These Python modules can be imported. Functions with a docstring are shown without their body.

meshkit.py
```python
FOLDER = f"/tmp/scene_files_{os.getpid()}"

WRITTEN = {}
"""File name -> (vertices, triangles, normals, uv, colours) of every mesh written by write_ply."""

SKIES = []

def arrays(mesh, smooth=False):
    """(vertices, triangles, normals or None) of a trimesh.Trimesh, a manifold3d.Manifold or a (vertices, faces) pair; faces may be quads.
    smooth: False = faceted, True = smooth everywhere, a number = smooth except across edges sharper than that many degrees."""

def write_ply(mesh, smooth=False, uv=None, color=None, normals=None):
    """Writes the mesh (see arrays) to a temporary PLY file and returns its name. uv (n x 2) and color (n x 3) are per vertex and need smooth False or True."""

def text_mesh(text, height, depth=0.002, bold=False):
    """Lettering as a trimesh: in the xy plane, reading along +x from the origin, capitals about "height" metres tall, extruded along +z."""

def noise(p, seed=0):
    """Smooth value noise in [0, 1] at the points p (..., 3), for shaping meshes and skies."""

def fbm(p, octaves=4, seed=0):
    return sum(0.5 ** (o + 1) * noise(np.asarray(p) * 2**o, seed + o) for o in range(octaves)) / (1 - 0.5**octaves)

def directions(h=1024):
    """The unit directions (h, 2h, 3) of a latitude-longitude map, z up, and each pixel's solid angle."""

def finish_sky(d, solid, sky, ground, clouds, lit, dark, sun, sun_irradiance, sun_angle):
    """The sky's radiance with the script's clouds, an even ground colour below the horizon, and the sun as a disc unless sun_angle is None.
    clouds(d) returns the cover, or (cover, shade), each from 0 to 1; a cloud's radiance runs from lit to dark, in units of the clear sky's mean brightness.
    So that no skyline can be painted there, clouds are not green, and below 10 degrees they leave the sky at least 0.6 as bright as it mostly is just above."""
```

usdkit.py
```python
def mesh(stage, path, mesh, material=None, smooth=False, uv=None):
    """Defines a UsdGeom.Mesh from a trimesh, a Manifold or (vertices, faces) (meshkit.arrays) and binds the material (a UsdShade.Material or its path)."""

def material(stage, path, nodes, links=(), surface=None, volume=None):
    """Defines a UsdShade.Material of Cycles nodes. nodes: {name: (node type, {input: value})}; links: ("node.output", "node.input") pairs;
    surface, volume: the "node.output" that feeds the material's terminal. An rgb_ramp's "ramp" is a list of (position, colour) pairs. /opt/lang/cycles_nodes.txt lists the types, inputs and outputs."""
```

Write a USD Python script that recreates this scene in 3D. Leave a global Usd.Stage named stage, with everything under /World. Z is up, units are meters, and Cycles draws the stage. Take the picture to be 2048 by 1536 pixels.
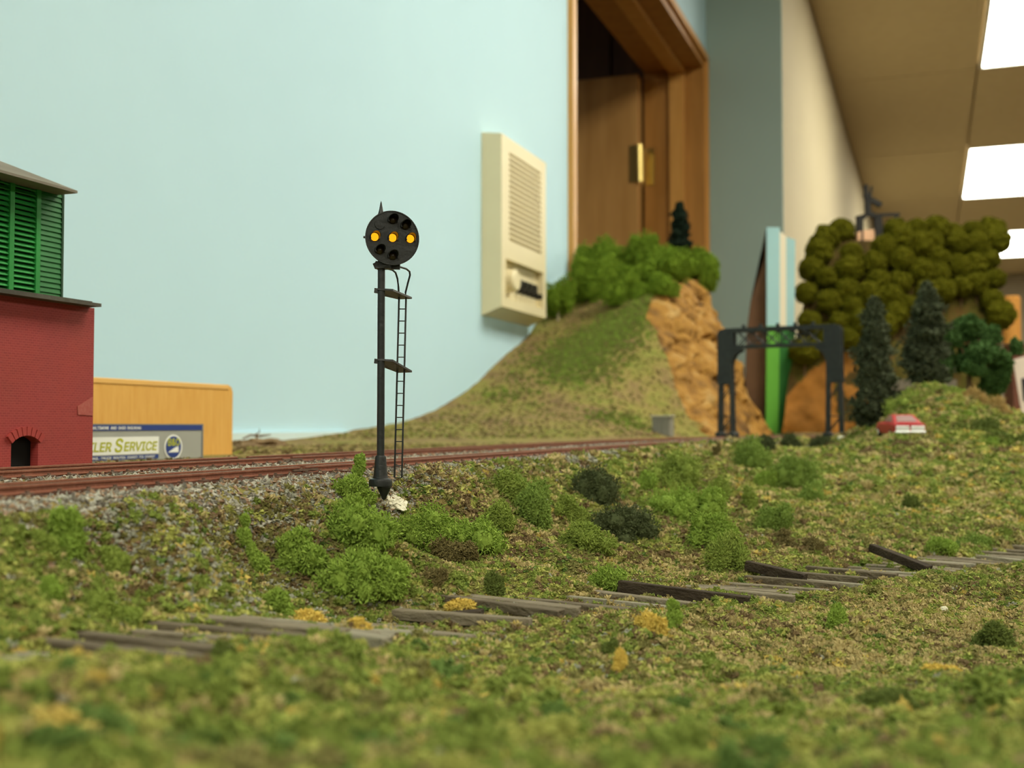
import math, random, sys
import numpy as np, trimesh
sys.path.insert(0, "/opt/lang")
import usdkit, meshkit
from pxr import Usd, UsdGeom, UsdLux, UsdShade, Gf, Sdf, Vt
from scipy.interpolate import RBFInterpolator, RegularGridInterpolator
from scipy.spatial import cKDTree

stage = Usd.Stage.CreateInMemory()
UsdGeom.SetStageUpAxis(stage, UsdGeom.Tokens.z); UsdGeom.SetStageMetersPerUnit(stage, 1.0)
UsdGeom.Xform.Define(stage, "/World"); UsdGeom.Scope.Define(stage, "/World/Looks")

# ------------------------------------------------------------------ camera, light, exposure
FPX = 2247.0                                   # focal length in pixels of a 2048 px wide frame
CAMZ = 1.15                                    # the lens above the room's floor
PITCH = math.atan(82 / FPX)
APER = 7.18
FOCUS, FSTOP = 0.292, 5.2
EXPOSURE = 1.05
LAMP = 7.0                                    # radiance of the ceiling lights' diffusers
LAMP_COLOR = (1.0, 0.965, 0.80)
cam = UsdGeom.Camera.Define(stage, "/World/camera")
cam.AddTranslateOp().Set(Gf.Vec3d(0, 0, CAMZ)); cam.AddRotateXOp().Set(90 + math.degrees(PITCH))
cam.CreateHorizontalApertureAttr(APER); cam.CreateVerticalApertureAttr(APER * .75)
cam.CreateFocalLengthAttr(APER * FPX / 2048)
cam.CreateFStopAttr(FSTOP); cam.CreateFocusDistanceAttr(FOCUS)
cam.CreateClippingRangeAttr(Gf.Vec2f(.01, 100)); cam.CreateExposureAttr(EXPOSURE)
AMBIENT = 0.02                                # light from the rest of the building
dome = UsdLux.DomeLight.Define(stage, "/World/ambient_light"); dome.CreateIntensityAttr(AMBIENT); dome.CreateColorAttr(Gf.Vec3f(1, .95, .85))

# ------------------------------------------------------------------ frames: t runs along the blue wall away from the lens, q towards that wall, h above the lens
TH = math.atan(836 / FPX)
D2 = np.array([math.sin(TH), math.cos(TH)]); N2 = np.array([-math.cos(TH), math.sin(TH)])
def TQ(t, q, h=0.0):
    """World point(s) from layout coordinates."""
    t, q, h = np.broadcast_arrays(np.asarray(t, float), np.asarray(q, float), np.asarray(h, float))
    return np.stack([t * D2[0] + q * N2[0], t * D2[1] + q * N2[1], h + CAMZ], -1)
def tq_of(p):
    p = np.asarray(p); return p[..., 0] * D2[0] + p[..., 1] * D2[1], p[..., 0] * N2[0] + p[..., 1] * N2[1]
def ray(px, py):
    a, b = (px - 1024) / FPX, (768 - py) / FPX
    return np.array([a, math.cos(PITCH) - b * math.sin(PITCH), math.sin(PITCH) + b * math.cos(PITCH)])
def P(px, py, Y):
    r = ray(px, py); return r * (Y / r[1]) + np.array([0, 0, CAMZ])
def hitq(px, py, q):
    r = ray(px, py); return r * (q / (r[0] * N2[0] + r[1] * N2[1])) + np.array([0, 0, CAMZ])
ROTZ = -math.degrees(TH)                       # turns +y onto the wall's direction

# ------------------------------------------------------------------ prims
USED = {}
def numbered(parent, name):
    k = (parent, name); n = USED.get(k, 0); USED[k] = n + 1
    return name if n == 0 else f"{name}_{n:03d}"
def path_of(parent): return "/World" if parent is None else str(parent.GetPath())
def tag(p, label=None, cat=None, group=None, kind=None):
    p = p.GetPrim() if hasattr(p, "GetPrim") else p
    for k, v in (("label", label), ("category", cat), ("group", group), ("kind", kind)):
        if v: p.SetCustomDataByKey(k, v)
    return p
def thing(name, label=None, cat=None, loc=(0, 0, 0), rz=0.0, group=None, kind=None, parent=None, scale=None):
    x = UsdGeom.Xform.Define(stage, path_of(parent) + "/" + numbered(path_of(parent), name))
    x.AddTranslateOp().Set(Gf.Vec3d(*map(float, loc)))
    if rz: x.AddRotateZOp().Set(float(rz))
    if scale: x.AddScaleOp().Set(Gf.Vec3f(*map(float, np.broadcast_to(scale, 3))))
    return tag(x.GetPrim(), label, cat, group, kind)
def obj(name, mesh, m, parent=None, label=None, cat=None, group=None, kind=None, smooth=False):
    pp = path_of(parent)
    me = usdkit.mesh(stage, pp + "/" + numbered(pp, name), mesh, m, smooth=smooth)
    return tag(me.GetPrim(), label, cat, group, kind)
def copy_of(root, name, loc, rz, scale, label, cat, group=None, tilt=None):
    x = UsdGeom.Xform.Define(stage, "/World/" + numbered("/World", name))
    x.AddTranslateOp().Set(Gf.Vec3d(*map(float, loc))); x.AddRotateZOp().Set(float(rz))
    if tilt: x.AddRotateXOp().Set(float(tilt))
    x.AddScaleOp().Set(Gf.Vec3f(*map(float, np.broadcast_to(scale, 3))))
    p = x.GetPrim(); p.GetReferences().AddInternalReference(root.GetPath()); p.SetInstanceable(True)
    return tag(p, label, cat, group)

# ------------------------------------------------------------------ mesh helpers
def V(m): return np.array(m.vertices), np.array(m.faces)
def cat_(ms): return trimesh.util.concatenate([trimesh.Trimesh(*(V(m) if hasattr(m, "vertices") else m), process=False) for m in ms])
def box(sx, sy, sz, c=(0, 0, 0), b=0.0):
    if b <= 0:
        m = trimesh.creation.box((sx, sy, sz))
    else:
        pts = []
        for s in np.array(np.meshgrid([-1, 1], [-1, 1], [-1, 1])).T.reshape(-1, 3):
            for k in range(3):
                e = np.array([sx, sy, sz]) / 2 - b; e[k] += b; pts.append(s * e)
        m = trimesh.convex.convex_hull(np.array(pts))
    m.apply_translation(c); return m
def span(x0, x1, y0, y1, z0, z1, b=0.0): return box(x1 - x0, y1 - y0, z1 - z0, ((x0 + x1) / 2, (y0 + y1) / 2, (z0 + z1) / 2), b)
def wallbox(t0, t1, q0, q1, z0, z1, b=0.0):
    """A box in layout coordinates (z is height above the floor)."""
    m = span(t0, t1, q0, q1, z0, z1, b); v = np.array(m.vertices); f = np.array(m.faces)
    w = TQ(v[:, 0], v[:, 1], 0); w[:, 2] = v[:, 2]
    mm = trimesh.Trimesh(w, f, process=False)
    return mm
def tube(pts, r, n=8, caps=True):
    p = np.asarray(pts, float); r = np.broadcast_to(np.asarray(r, float), (len(p),))
    t = np.gradient(p, axis=0); t /= np.linalg.norm(t, axis=1, keepdims=True) + 1e-15
    ref = np.array([0, 0, 1.0]) if abs(t[:, 2]).mean() < .8 else np.array([0, 1.0, 0])
    a = np.cross(t, ref); a /= np.linalg.norm(a, axis=1, keepdims=True) + 1e-15; b = np.cross(t, a)
    an = np.arange(n) * 2 * np.pi / n
    v = (p[:, None] + r[:, None, None] * (np.cos(an)[None, :, None] * a[:, None] + np.sin(an)[None, :, None] * b[:, None])).reshape(-1, 3)
    f = []
    for i in range(len(p) - 1):
        for j in range(n):
            k = (j + 1) % n; f += [[i * n + j, i * n + k, (i + 1) * n + k], [i * n + j, (i + 1) * n + k, (i + 1) * n + j]]
    if caps:
        c0, c1 = len(v), len(v) + 1; v = np.vstack([v, p[0], p[-1]]); L = (len(p) - 1) * n
        for j in range(n):
            k = (j + 1) % n; f += [[c0, k, j], [c1, L + j, L + k]]
    m = trimesh.Trimesh(v, np.array(f), process=False)
    if m.volume < 0: m.invert()
    return m
def bar(a, b, w, h=None, up=(0, 0, 1)):
    """A square bar from a to b, w across and h along up."""
    a, b = np.asarray(a, float), np.asarray(b, float); h = h or w
    d = b - a; L = np.linalg.norm(d); d = d / L
    u = np.asarray(up, float)
    if abs(d @ u) > .98: u = np.array([0, 1.0, 0])
    s = np.cross(d, u); s /= np.linalg.norm(s); u = np.cross(s, d)
    m = trimesh.creation.box((L, w, h)); T = np.eye(4); T[:3, 0], T[:3, 1], T[:3, 2], T[:3, 3] = d, s, u, (a + b) / 2
    if np.linalg.det(T[:3, :3]) < 0: T[:3, 1] *= -1
    m.apply_transform(T); return m
def lathe(prof, n=24):
    m = trimesh.creation.revolve(np.asarray(prof, float), sections=n)
    if m.volume < 0: m.invert()
    return m
def plate(poly, thick):
    """A polygon (k x 3, roughly planar) given thickness along its normal."""
    p = np.asarray(poly, float); c = p - p.mean(0); nrm = np.linalg.svd(c)[2][2]
    n = len(p); v = np.vstack([p + nrm * thick / 2, p - nrm * thick / 2])
    f = [[0, i, i + 1] for i in range(1, n - 1)] + [[n, n + i + 1, n + i] for i in range(1, n - 1)]
    for i in range(n):
        j = (i + 1) % n; f += [[i, n + i, n + j], [i, n + j, j]]
    m = trimesh.Trimesh(v, np.array(f), process=False)
    if m.volume < 0: m.invert()
    return m
def crumbs(pts, size, rng, stretch=1.0, dirs=None):
    """A small tetrahedron at each point, turned at random (or drawn out along dirs)."""
    n = len(pts); base = np.array([[1, 1, 1], [1, -1, -1], [-1, 1, -1], [-1, -1, 1]], float) / math.sqrt(3)
    q = rng.normal(size=(n, 4)); q /= np.linalg.norm(q, axis=1, keepdims=True); w, x, y, z = q.T
    R = np.stack([1 - 2 * (y * y + z * z), 2 * (x * y - z * w), 2 * (x * z + y * w), 2 * (x * y + z * w), 1 - 2 * (x * x + z * z), 2 * (y * z - x * w), 2 * (x * z - y * w), 2 * (y * z + x * w), 1 - 2 * (x * x + y * y)], -1).reshape(n, 3, 3)
    v = np.einsum("nij,kj->nki", R, base)
    if stretch != 1.0:
        d = rng.normal(size=(n, 3)) if dirs is None else dirs
        d = d / (np.linalg.norm(d, axis=1, keepdims=True) + 1e-12)
        v = v + (stretch - 1) * np.einsum("nki,ni->nk", v, d)[..., None] * d[:, None]
    s = np.asarray(size) * rng.uniform(.6, 1.4, n)
    v = v * s[:, None, None] + np.asarray(pts)[:, None]
    f = np.array([[0, 1, 2], [0, 3, 1], [0, 2, 3], [1, 3, 2]]); f = (f[None] + 4 * np.arange(n)[:, None, None]).reshape(-1, 3)
    return trimesh.Trimesh(v.reshape(-1, 3), f, process=False)
def blob(r, sub=2, amp=.2, fr=2.0, seed=0, sq=(1, 1, 1)):
    m = trimesh.creation.icosphere(sub, 1.0); v = np.array(m.vertices)
    v = v * (1 + amp * (2 * meshkit.fbm(v * fr + 10 + seed * 3.7, 3, seed) - 1))[:, None] * np.asarray(sq) * r
    return trimesh.Trimesh(v, m.faces, process=False)
def foliage(rng, rx, ry, rz, n, size, blobs=10, stretch=1.8, core=True, tall=False):
    """A lumpy bush around the origin (base at z = 0): a few rounded cores covered in fine crumbs and threads."""
    c = rng.normal(size=(blobs, 3)); c /= np.linalg.norm(c, axis=1, keepdims=True) + 1e-9
    c *= rng.uniform(.35, .85, (blobs, 1)); c[:, 2] = np.abs(c[:, 2]) * .85 + .08
    R = rng.uniform(.20, .42, blobs); R[0] = .48; c[0] = (0, 0, .34)
    if tall:
        c[:, 2] = rng.uniform(.1, .9, blobs); c[:, :2] = rng.normal(0, .36, (blobs, 2)) * (1.15 - c[:, 2:]) + c[:, 2:] * rng.normal(0, .4, 2); R = rng.uniform(.18, .34, blobs) * np.array(1.2 - .6 * c[:, 2]); c[0, :2] = 0
    k = rng.choice(blobs, n, p=R ** 2 / (R ** 2).sum()); d = rng.normal(size=(n, 3)); d[:, 2] += .25
    d /= np.linalg.norm(d, axis=1, keepdims=True)
    lump = .75 + .5 * meshkit.noise(d * 2.5 + k[:, None] * 7.1 + 50, 3)
    Rz = np.ones((n, 3)); Rz[:, 2] = .55 if tall else 1
    p = c[k] + Rz * d * (R[k] * lump * (rng.uniform(.72, 1.10, n) + .35 * (rng.uniform(0, 1, n) < .12) * rng.uniform(0, 1, n)))[:, None]
    sc = np.array([rx, ry, rz]); p = p * sc; p[:, 2] = np.maximum(p[:, 2], -.1 * rz)
    parts = [crumbs(p, size, rng, stretch, d * sc + rng.normal(size=(n, 3)) * sc.mean() * .6)]
    if core:
        for i in range(blobs):
            b = trimesh.creation.icosphere(1, 1.0); v = np.array(b.vertices)
            v = (v * R[i] * .60 * (1 + .3 * (meshkit.noise(v * 2 + i * 5 + 30, i) - .5))[:, None] + c[i]) * sc
            parts.append(trimesh.Trimesh(v, b.faces, process=False))
    return cat_(parts)

# ------------------------------------------------------------------ materials
def C(r, g, b):
    f = lambda x: (x / 255 / 12.92) if x / 255 <= .04045 else ((x / 255 + .055) / 1.055) ** 2.4
    return (f(r), f(g), f(b))
MATS = {}
def mat(name, col, col2=None, scale=40, rough=.6, bump=0.0, bscale=None, metal=0.0, spec=.4, detail=4, island=0.0, dist=.002, stretch=None, world=False, ramp=None, lo=.32, hi=.68):
    """col to col2 by noise in the object's own coordinates; island adds a random tone per loose piece."""
    if name in MATS: return MATS[name]
    nodes = {"tc": ("texture_coordinate", {}), "geo": ("geometry", {}), "n": ("noise_texture", {"scale": float(scale), "detail": float(detail), "roughness": .6}),
             "r": ("rgb_ramp", {"ramp": ramp or [(0, col), (lo, col), (hi, col2 or col), (1, col2 or col)]}),
             "p": ("principled_bsdf", {"roughness": float(rough), "metallic": float(metal), "specular_ior_level": float(spec)})}
    src = "geo.position" if world else "tc.object"
    links = []
    if stretch:
        nodes["mp"] = ("mapping", {"mapping_type": "point", "scale": tuple(stretch)}); links += [(src, "mp.vector"), ("mp.vector", "n.vector")]
    else: links += [(src, "n.vector")]
    if island:
        nodes["ma"] = ("math", {"math_type": "multiply_add", "value2": float(island), "value3": -island / 2}); nodes["ad"] = ("math", {"math_type": "add", "use_clamp": True})
        links += [("geo.random_per_island", "ma.value1"), ("ma.value", "ad.value1"), ("n.fac", "ad.value2"), ("ad.value", "r.fac")]
    else: links += [("n.fac", "r.fac")]
    links += [("r.color", "p.base_color")]
    if bump:
        nodes["bn"] = ("noise_texture", {"scale": float(bscale or scale * 4), "detail": 5.0}); nodes["b"] = ("bump", {"strength": float(bump), "distance": float(dist)})
        links += [("mp.vector" if stretch else src, "bn.vector"), ("bn.fac", "b.height"), ("b.normal", "p.normal")]
    MATS[name] = usdkit.material(stage, f"/World/Looks/{name}", nodes, links, surface="p.BSDF")
    return MATS[name]
def glow(name, col, strength):
    if name in MATS: return MATS[name]
    MATS[name] = usdkit.material(stage, f"/World/Looks/{name}", {"e": ("emission", {"color": col, "strength": float(strength)})}, [], surface="e.emission")
    return MATS[name]

M_blue = mat("blue_wall_paint", C(187, 220, 234), C(191, 224, 237), 3, .7, .05, 300, spec=.2)
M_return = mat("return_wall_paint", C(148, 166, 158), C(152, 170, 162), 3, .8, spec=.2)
M_cream = mat("cream_wall_paint", C(188, 176, 144), C(192, 180, 150), 3, .8, spec=.2)
M_plain = mat("plain_wall_paint", C(150, 140, 120), C(156, 146, 126), 2, .9, spec=.1)
M_tile = mat("ceiling_tile", C(206, 188, 150), C(211, 194, 156), 30, .95, spec=.1)
M_grid = mat("ceiling_grid", C(200, 182, 145), None, 10, .8, spec=.1)
M_floor = mat("floor_carpet", C(84, 72, 58), C(98, 84, 68), 60, .95, spec=.1)
M_lamp = glow("lamp_diffuser", LAMP_COLOR, LAMP)
M_white = mat("white_enamel", C(225, 222, 212), None, 10, .5)
M_wood = mat("door_wood", C(158, 108, 46), C(180, 128, 62), 5, .45, stretch=(9, 9, .8), detail=5, spec=.4)
M_leaf = mat("door_veneer", C(172, 126, 66), C(200, 152, 88), 4, .5, stretch=(5, 5, .6), detail=6)
M_trim = mat("casing_wood", C(196, 142, 70), C(210, 156, 84), 6, .4, stretch=(9, 9, .8))
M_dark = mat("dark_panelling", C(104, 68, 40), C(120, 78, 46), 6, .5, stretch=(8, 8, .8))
M_brass = mat("brass", (.80, .62, .22), None, 10, .28, metal=1.0)
# ================================================================== the room
H = 1.26                                       # the ceiling above the lens
ZC = CAMZ + H
T0, T1, QR = -4.0, 10.2, -4.6                  # the room's ends along the wall and its right side
P_ = .5
WT = .115
tL = tq_of(hitq(1141, 300, P_))[0]; tR = tq_of(hitq(1410, 300, P_))[0]
headh = hitq(1404, 113, P_)[2]
tC = tR + .02
def struct(name, mesh, m, parent=None, **k): return obj(name, mesh, m, parent, kind=None if parent is not None else "structure", **k)
struct("floor", wallbox(T0 - .1, T1 + .1, QR - .1, P_ + 3, -.05, 0), M_floor, label="dark carpeted floor of the club room", cat="floor")
struct("wall_left", cat_([wallbox(T0, tL, P_, P_ + WT, 0, ZC + .05), wallbox(tL, tR, P_, P_ + WT, headh, ZC + .05), wallbox(tR, tC + .3, P_, P_ + WT, 0, ZC + .05)]), M_blue,
       label="long light blue painted wall behind the railway", cat="wall")
jq = P_ - .18
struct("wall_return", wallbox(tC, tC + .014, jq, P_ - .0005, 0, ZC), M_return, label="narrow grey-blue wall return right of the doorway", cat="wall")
struct("wall_left_far", wallbox(tC + .0145, T1, jq, P_ - .001, 0, ZC + .05), M_cream, label="long cream wall running away beyond the doorway", cat="wall")
struct("wall_far", wallbox(T1, T1 + .1, QR, P_, 0, ZC + .05), M_plain, label="far end wall of the room", cat="wall")
struct("wall_right", wallbox(T0, T1, QR - .1, QR, 0, ZC + .05), M_plain, label="right side wall of the room outside the frame", cat="wall")
struct("wall_back", wallbox(T0 - .1, T0, QR, P_, 0, ZC + .05), M_plain, label="wall behind the viewer", cat="wall")
# ceiling of 2 x 4 ft tiles with light panels set in
ceil = thing("ceiling", "suspended ceiling of beige tiles", "ceiling", kind="structure")
TE = tq_of(hitq(1979, 2, .5))[0]
t_grid0 = 4.26 - 1.22 * 7                      # cross seams fall on the light panels' ends
lat0 = -.172
lights = []
for c, q1 in enumerate([P_ - .002] + [lat0 - .61 * k for k in range(8)]):
    q0 = lat0 if c == 0 else q1 - .61
    for r in range(12):
        a, b = t_grid0 + 1.22 * r, t_grid0 + 1.22 * (r + 1)
        a, b = max(a, T0), min(b, T1)
        if b - a < .05: continue
        if c in (1, 5) and r % 2 == 0: lights.append((a, b, q0, q1)); continue
        if c == 0 and b > tC: 
            if a < tC: obj("tile", wallbox(a + .004, tC - .002, q0 + .004, q1, ZC, ZC + .015), M_tile, ceil)
            obj("tile", wallbox(max(a, tC) + .004, b - .004, q0 + .004, jq - .002, ZC, ZC + .015), M_tile, ceil); continue
        obj("tile", wallbox(a + .004, b - .004, q0 + .004, q1 - (.004 if c else .0), ZC, ZC + .015), M_tile, ceil)
obj("grid_backing", wallbox(T0, T1, QR, P_, ZC + .016, ZC + .03), M_grid, ceil)
for i, (a, b, q0, q1) in enumerate(sorted(lights, key=lambda x: (-x[2], x[0]))):
    vis = q0 > -1 and a > 2.5
    n_ = sum(1 for l in lights if l[2] > -1 and 2.5 < l[0] < a)
    lab = f"bright ceiling light panel, {['nearest', 'second nearest', 'third nearest', 'farthest', 'farthest'][min(n_, 4)]} of the row along the ceiling at top right" if vis else "ceiling light panel outside the picture above the room"
    L = thing("ceiling_light", lab, "light", group=None if vis else "ceiling lights out of view")
    fr = cat_([wallbox(a + .004, b - .004, q0 + .004, q0 + .016, ZC - .004, ZC + .012), wallbox(a + .004, b - .004, q1 - .016, q1 - .004, ZC - .004, ZC + .012),
               wallbox(a + .004, a + .016, q0 + .016, q1 - .016, ZC - .004, ZC + .012), wallbox(b - .016, b - .004, q0 + .016, q1 - .016, ZC - .004, ZC + .012)])
    obj("frame", fr, M_white, L); obj("diffuser", wallbox(a + .016, b - .016, q0 + .016, q1 - .016, ZC - .001, ZC + .008), M_lamp, L)

# ---- the doorway
door = thing("door_1", "open brown wooden door in a deep timber frame in the blue wall", "door", kind="structure")
ct = .009                                       # edge of the casing, proud of the wall
obj("casing", wallbox(tL - .014, tL + .004, P_ - ct, P_ + WT, .0, headh + .012), M_trim, door)
obj("casing", wallbox(tR - .004, tR + .010, P_ - ct, P_ - .0005, 0, headh + .012), M_trim, door)
obj("casing", wallbox(tL + .004, tR - .004, P_ - ct, P_ - .0005, headh - .004, headh + .012), M_trim, door)
obj("jamb", wallbox(tR - .018, tR - .004, P_ - .0004, P_ + WT + .03, 0, headh - .004), M_wood, door)
obj("jamb", wallbox(tL + .0045, tL + .018, P_ - .0004, P_ + WT + .03, 0, headh - .004), M_wood, door)
obj("head_jamb", wallbox(tL + .018, tR - .018, P_ - .0004, P_ + WT + .03, headh - .02, headh - .0045), M_wood, door)
for (ta, tb) in ((tR - .032, tR - .0185),): obj("door_stop", wallbox(ta, tb, P_ + .045, P_ + .08, 0, headh - .034), M_trim, door)
obj("door_stop", wallbox(tL + .018, tR - .0185, P_ + .045, P_ + .08, headh - .033, headh - .0205), M_trim, door)
# leaf, swung open into the next room
ql = P_ + WT + .035
leaf = obj("door_leaf", wallbox(tR - .062, tR - .022, ql, ql + .80, .01, headh - .034, .002), M_leaf, door)
for hz in (hitq(1305, 325, P_ + WT)[2], .35):
    hg = cat_([wallbox(tR - .0655, tR - .0625, ql - .004, ql + .020, hz - .045, hz + .045), wallbox(tR - .0205, tR - .0185, ql - .03, ql - .002, hz - .045, hz + .045)] +
              [trimesh.Trimesh(*V(tube([TQ(tR - .066, ql - .006, hz - CAMZ - .045 + .018 * k), TQ(tR - .066, ql - .006, hz - CAMZ - .045 + .018 * k + .017)], .007, 10))) for k in range(5)])
    obj("hinge", hg, M_brass, door, label="brass butt hinge")
# the next room's dark boarded wall
w2 = thing("wall_beyond", "dark boarded wall in the room beyond the open door", "wall", kind="structure")
tb = tR + .42
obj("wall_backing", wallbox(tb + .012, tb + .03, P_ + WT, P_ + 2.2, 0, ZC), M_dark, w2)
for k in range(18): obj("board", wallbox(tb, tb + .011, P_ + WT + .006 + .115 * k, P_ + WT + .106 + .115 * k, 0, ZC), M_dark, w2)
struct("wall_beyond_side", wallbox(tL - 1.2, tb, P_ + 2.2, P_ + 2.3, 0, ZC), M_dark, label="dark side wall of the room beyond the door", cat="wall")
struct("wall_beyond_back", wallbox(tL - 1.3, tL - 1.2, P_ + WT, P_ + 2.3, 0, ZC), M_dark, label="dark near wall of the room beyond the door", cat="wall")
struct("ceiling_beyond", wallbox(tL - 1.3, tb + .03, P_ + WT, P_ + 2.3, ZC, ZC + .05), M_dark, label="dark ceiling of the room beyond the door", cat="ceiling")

bl_ = thing("ceiling_light", "small dim ceiling light of the dark room beyond the door", "light")
obj("diffuser", wallbox(tL - .25, tL + .05, P_ + 1.0, P_ + 1.3, ZC - .03, ZC - .002, .004), glow("dim_lamp", LAMP_COLOR, 4.0), bl_)
# ---- the intercom on the wall
M_int = mat("intercom_plastic", C(226, 214, 176), C(230, 218, 180), 20, .45)
M_slot = mat("dark_slot", C(22, 18, 12), None, 20, .8)
M_black = mat("black_plastic", C(24, 22, 20), None, 20, .4)
ta0 = tq_of(hitq(1003, 440, .4745))[0]; ta1 = tq_of(hitq(1092, 440, .4745))[0]
qf, qb = .4745, P_ - .0003
zt, zb = hitq(1003, 266, qf)[2], hitq(1003, 612, qf)[2]
ic = thing("intercom_station", "cream plastic intercom with slotted speaker grille hanging on the blue wall", "intercom", loc=TQ(ta0, qb, 0) * np.array([1, 1, 0]) + np.array([0, 0, zb]), rz=90 - math.degrees(TH))
W_, H_, DP = ta1 - ta0, zt - zb, qb - qf
# local: x along the wall, y out of the wall to the viewer's right is -q -> local y = +q, z up
def taper(x0, x1, z0, z1, y0, y1, dx, dz0, dz1):
    """Block whose back (y1) is larger than its front (y0)."""
    v = np.array([[x0, y0, z0], [x1, y0, z0], [x1, y0, z1], [x0, y0, z1], [x0 - dx, y1, z0 - dz0], [x1 + dx, y1, z0 - dz0], [x1 + dx, y1, z1 + dz1], [x0 - dx, y1, z1 + dz1]])
    m = trimesh.convex.convex_hull(v); return m
zr0, zr1 = H_ * .055, H_ * .285                # the lower panel of controls, recessed
body = taper(0, W_, 0, H_, -DP, 0, .001, .010, .003)
import manifold3d
def to_man(m): return manifold3d.Manifold(manifold3d.Mesh(np.asarray(m.vertices, np.float32), np.asarray(m.faces, np.uint32)))
def boxman(x0, x1, y0, y1, z0, z1): return manifold3d.Manifold.cube((x1 - x0, y1 - y0, z1 - z0)).translate((x0, y0, z0))
B = to_man(body) - boxman(W_ * .09, W_ * .93, -DP - .01, -DP + .009, zr0, zr1)
ns = 17
zg0, zg1 = H_ * .40, H_ * .90
for k in range(ns):
    z = zg0 + (zg1 - zg0) * k / (ns - 1)
    B = B - boxman(W_ * .16, W_ * .88, -DP - .01, -DP + .0075, z, z + (zg1 - zg0) / ns * .58)
obj("housing", B, M_int, ic)
obj("grille_backing", span(W_ * .15, W_ * .89, -DP + .0076, -DP + .0086, zg0 - .002, zg1 + .004), M_slot, ic)
kz = zr0 + (zr1 - zr0) * .48
kn = lathe([(0, 0), (.013, 0), (.0145, .002), (.0135, .014), (.011, .016), (0, .016)], 24); kn.apply_transform(trimesh.transformations.rotation_matrix(math.pi / 2, [1, 0, 0])); kn.apply_translation((W_ * .22, -DP + .009, kz))
obj("knob", kn, M_int, ic)
for k in range(5):
    x = W_ * (.45 + .105 * k)
    obj("switch", cat_([box(.0115, .003, .010, (x, -DP + .0075, kz + .003), .0008), box(.004, .010, .007, (x, -DP + .003, kz - .008), .001)]), M_black, ic)
obj("name_strip", box(W_ * .45, .0012, .006, (W_ * .62, -DP + .0085, kz + .021)), mat("paper_strip", C(236, 228, 200)), ic)

# trim at the foot of the blue wall (upper edge of the lower backdrop strip)
zs = CAMZ - .0062
struct("trim_1", wallbox(T0, tL - .02, P_ - .005, P_ - .0004, zs - .03, zs), mat("strip_paint", C(206, 226, 228), None, 5, .7, spec=.2), label="pale blue strip along the foot of the blue wall", cat="trim")
# ================================================================== the tracks' line
BED = -.0128                                    # ballast level above the lens
QM, TB, RAD = .186, .72, 1.30                   # middle of the double track; where its curve starts; the curve's radius
def line(s):
    """World xy and unit tangent of the double track's middle at arc length s (= t up to the curve)."""
    s = np.atleast_1d(np.asarray(s, float))
    a = np.maximum(s - TB, 0) / RAD
    t = np.minimum(s, TB) + RAD * np.sin(a); q = QM - RAD * (1 - np.cos(a))
    xy = t[:, None] * D2 + q[:, None] * N2
    tan = np.cos(a)[:, None] * D2 - np.sin(a)[:, None] * N2
    return xy, tan
LS = np.arange(-.25, 1.95, .002); LXY, LTAN = line(LS); LTREE = cKDTree(LXY)
def track_frame(xy):
    """Arc length and signed offset (positive towards the wall) from the double track's middle."""
    d, i = LTREE.query(xy); v = xy - LXY[i]; nr = np.stack([-LTAN[i][:, 1], LTAN[i][:, 0]], 1)
    return LS[i] + (v * LTAN[i]).sum(1), (v * nr).sum(1)
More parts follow.
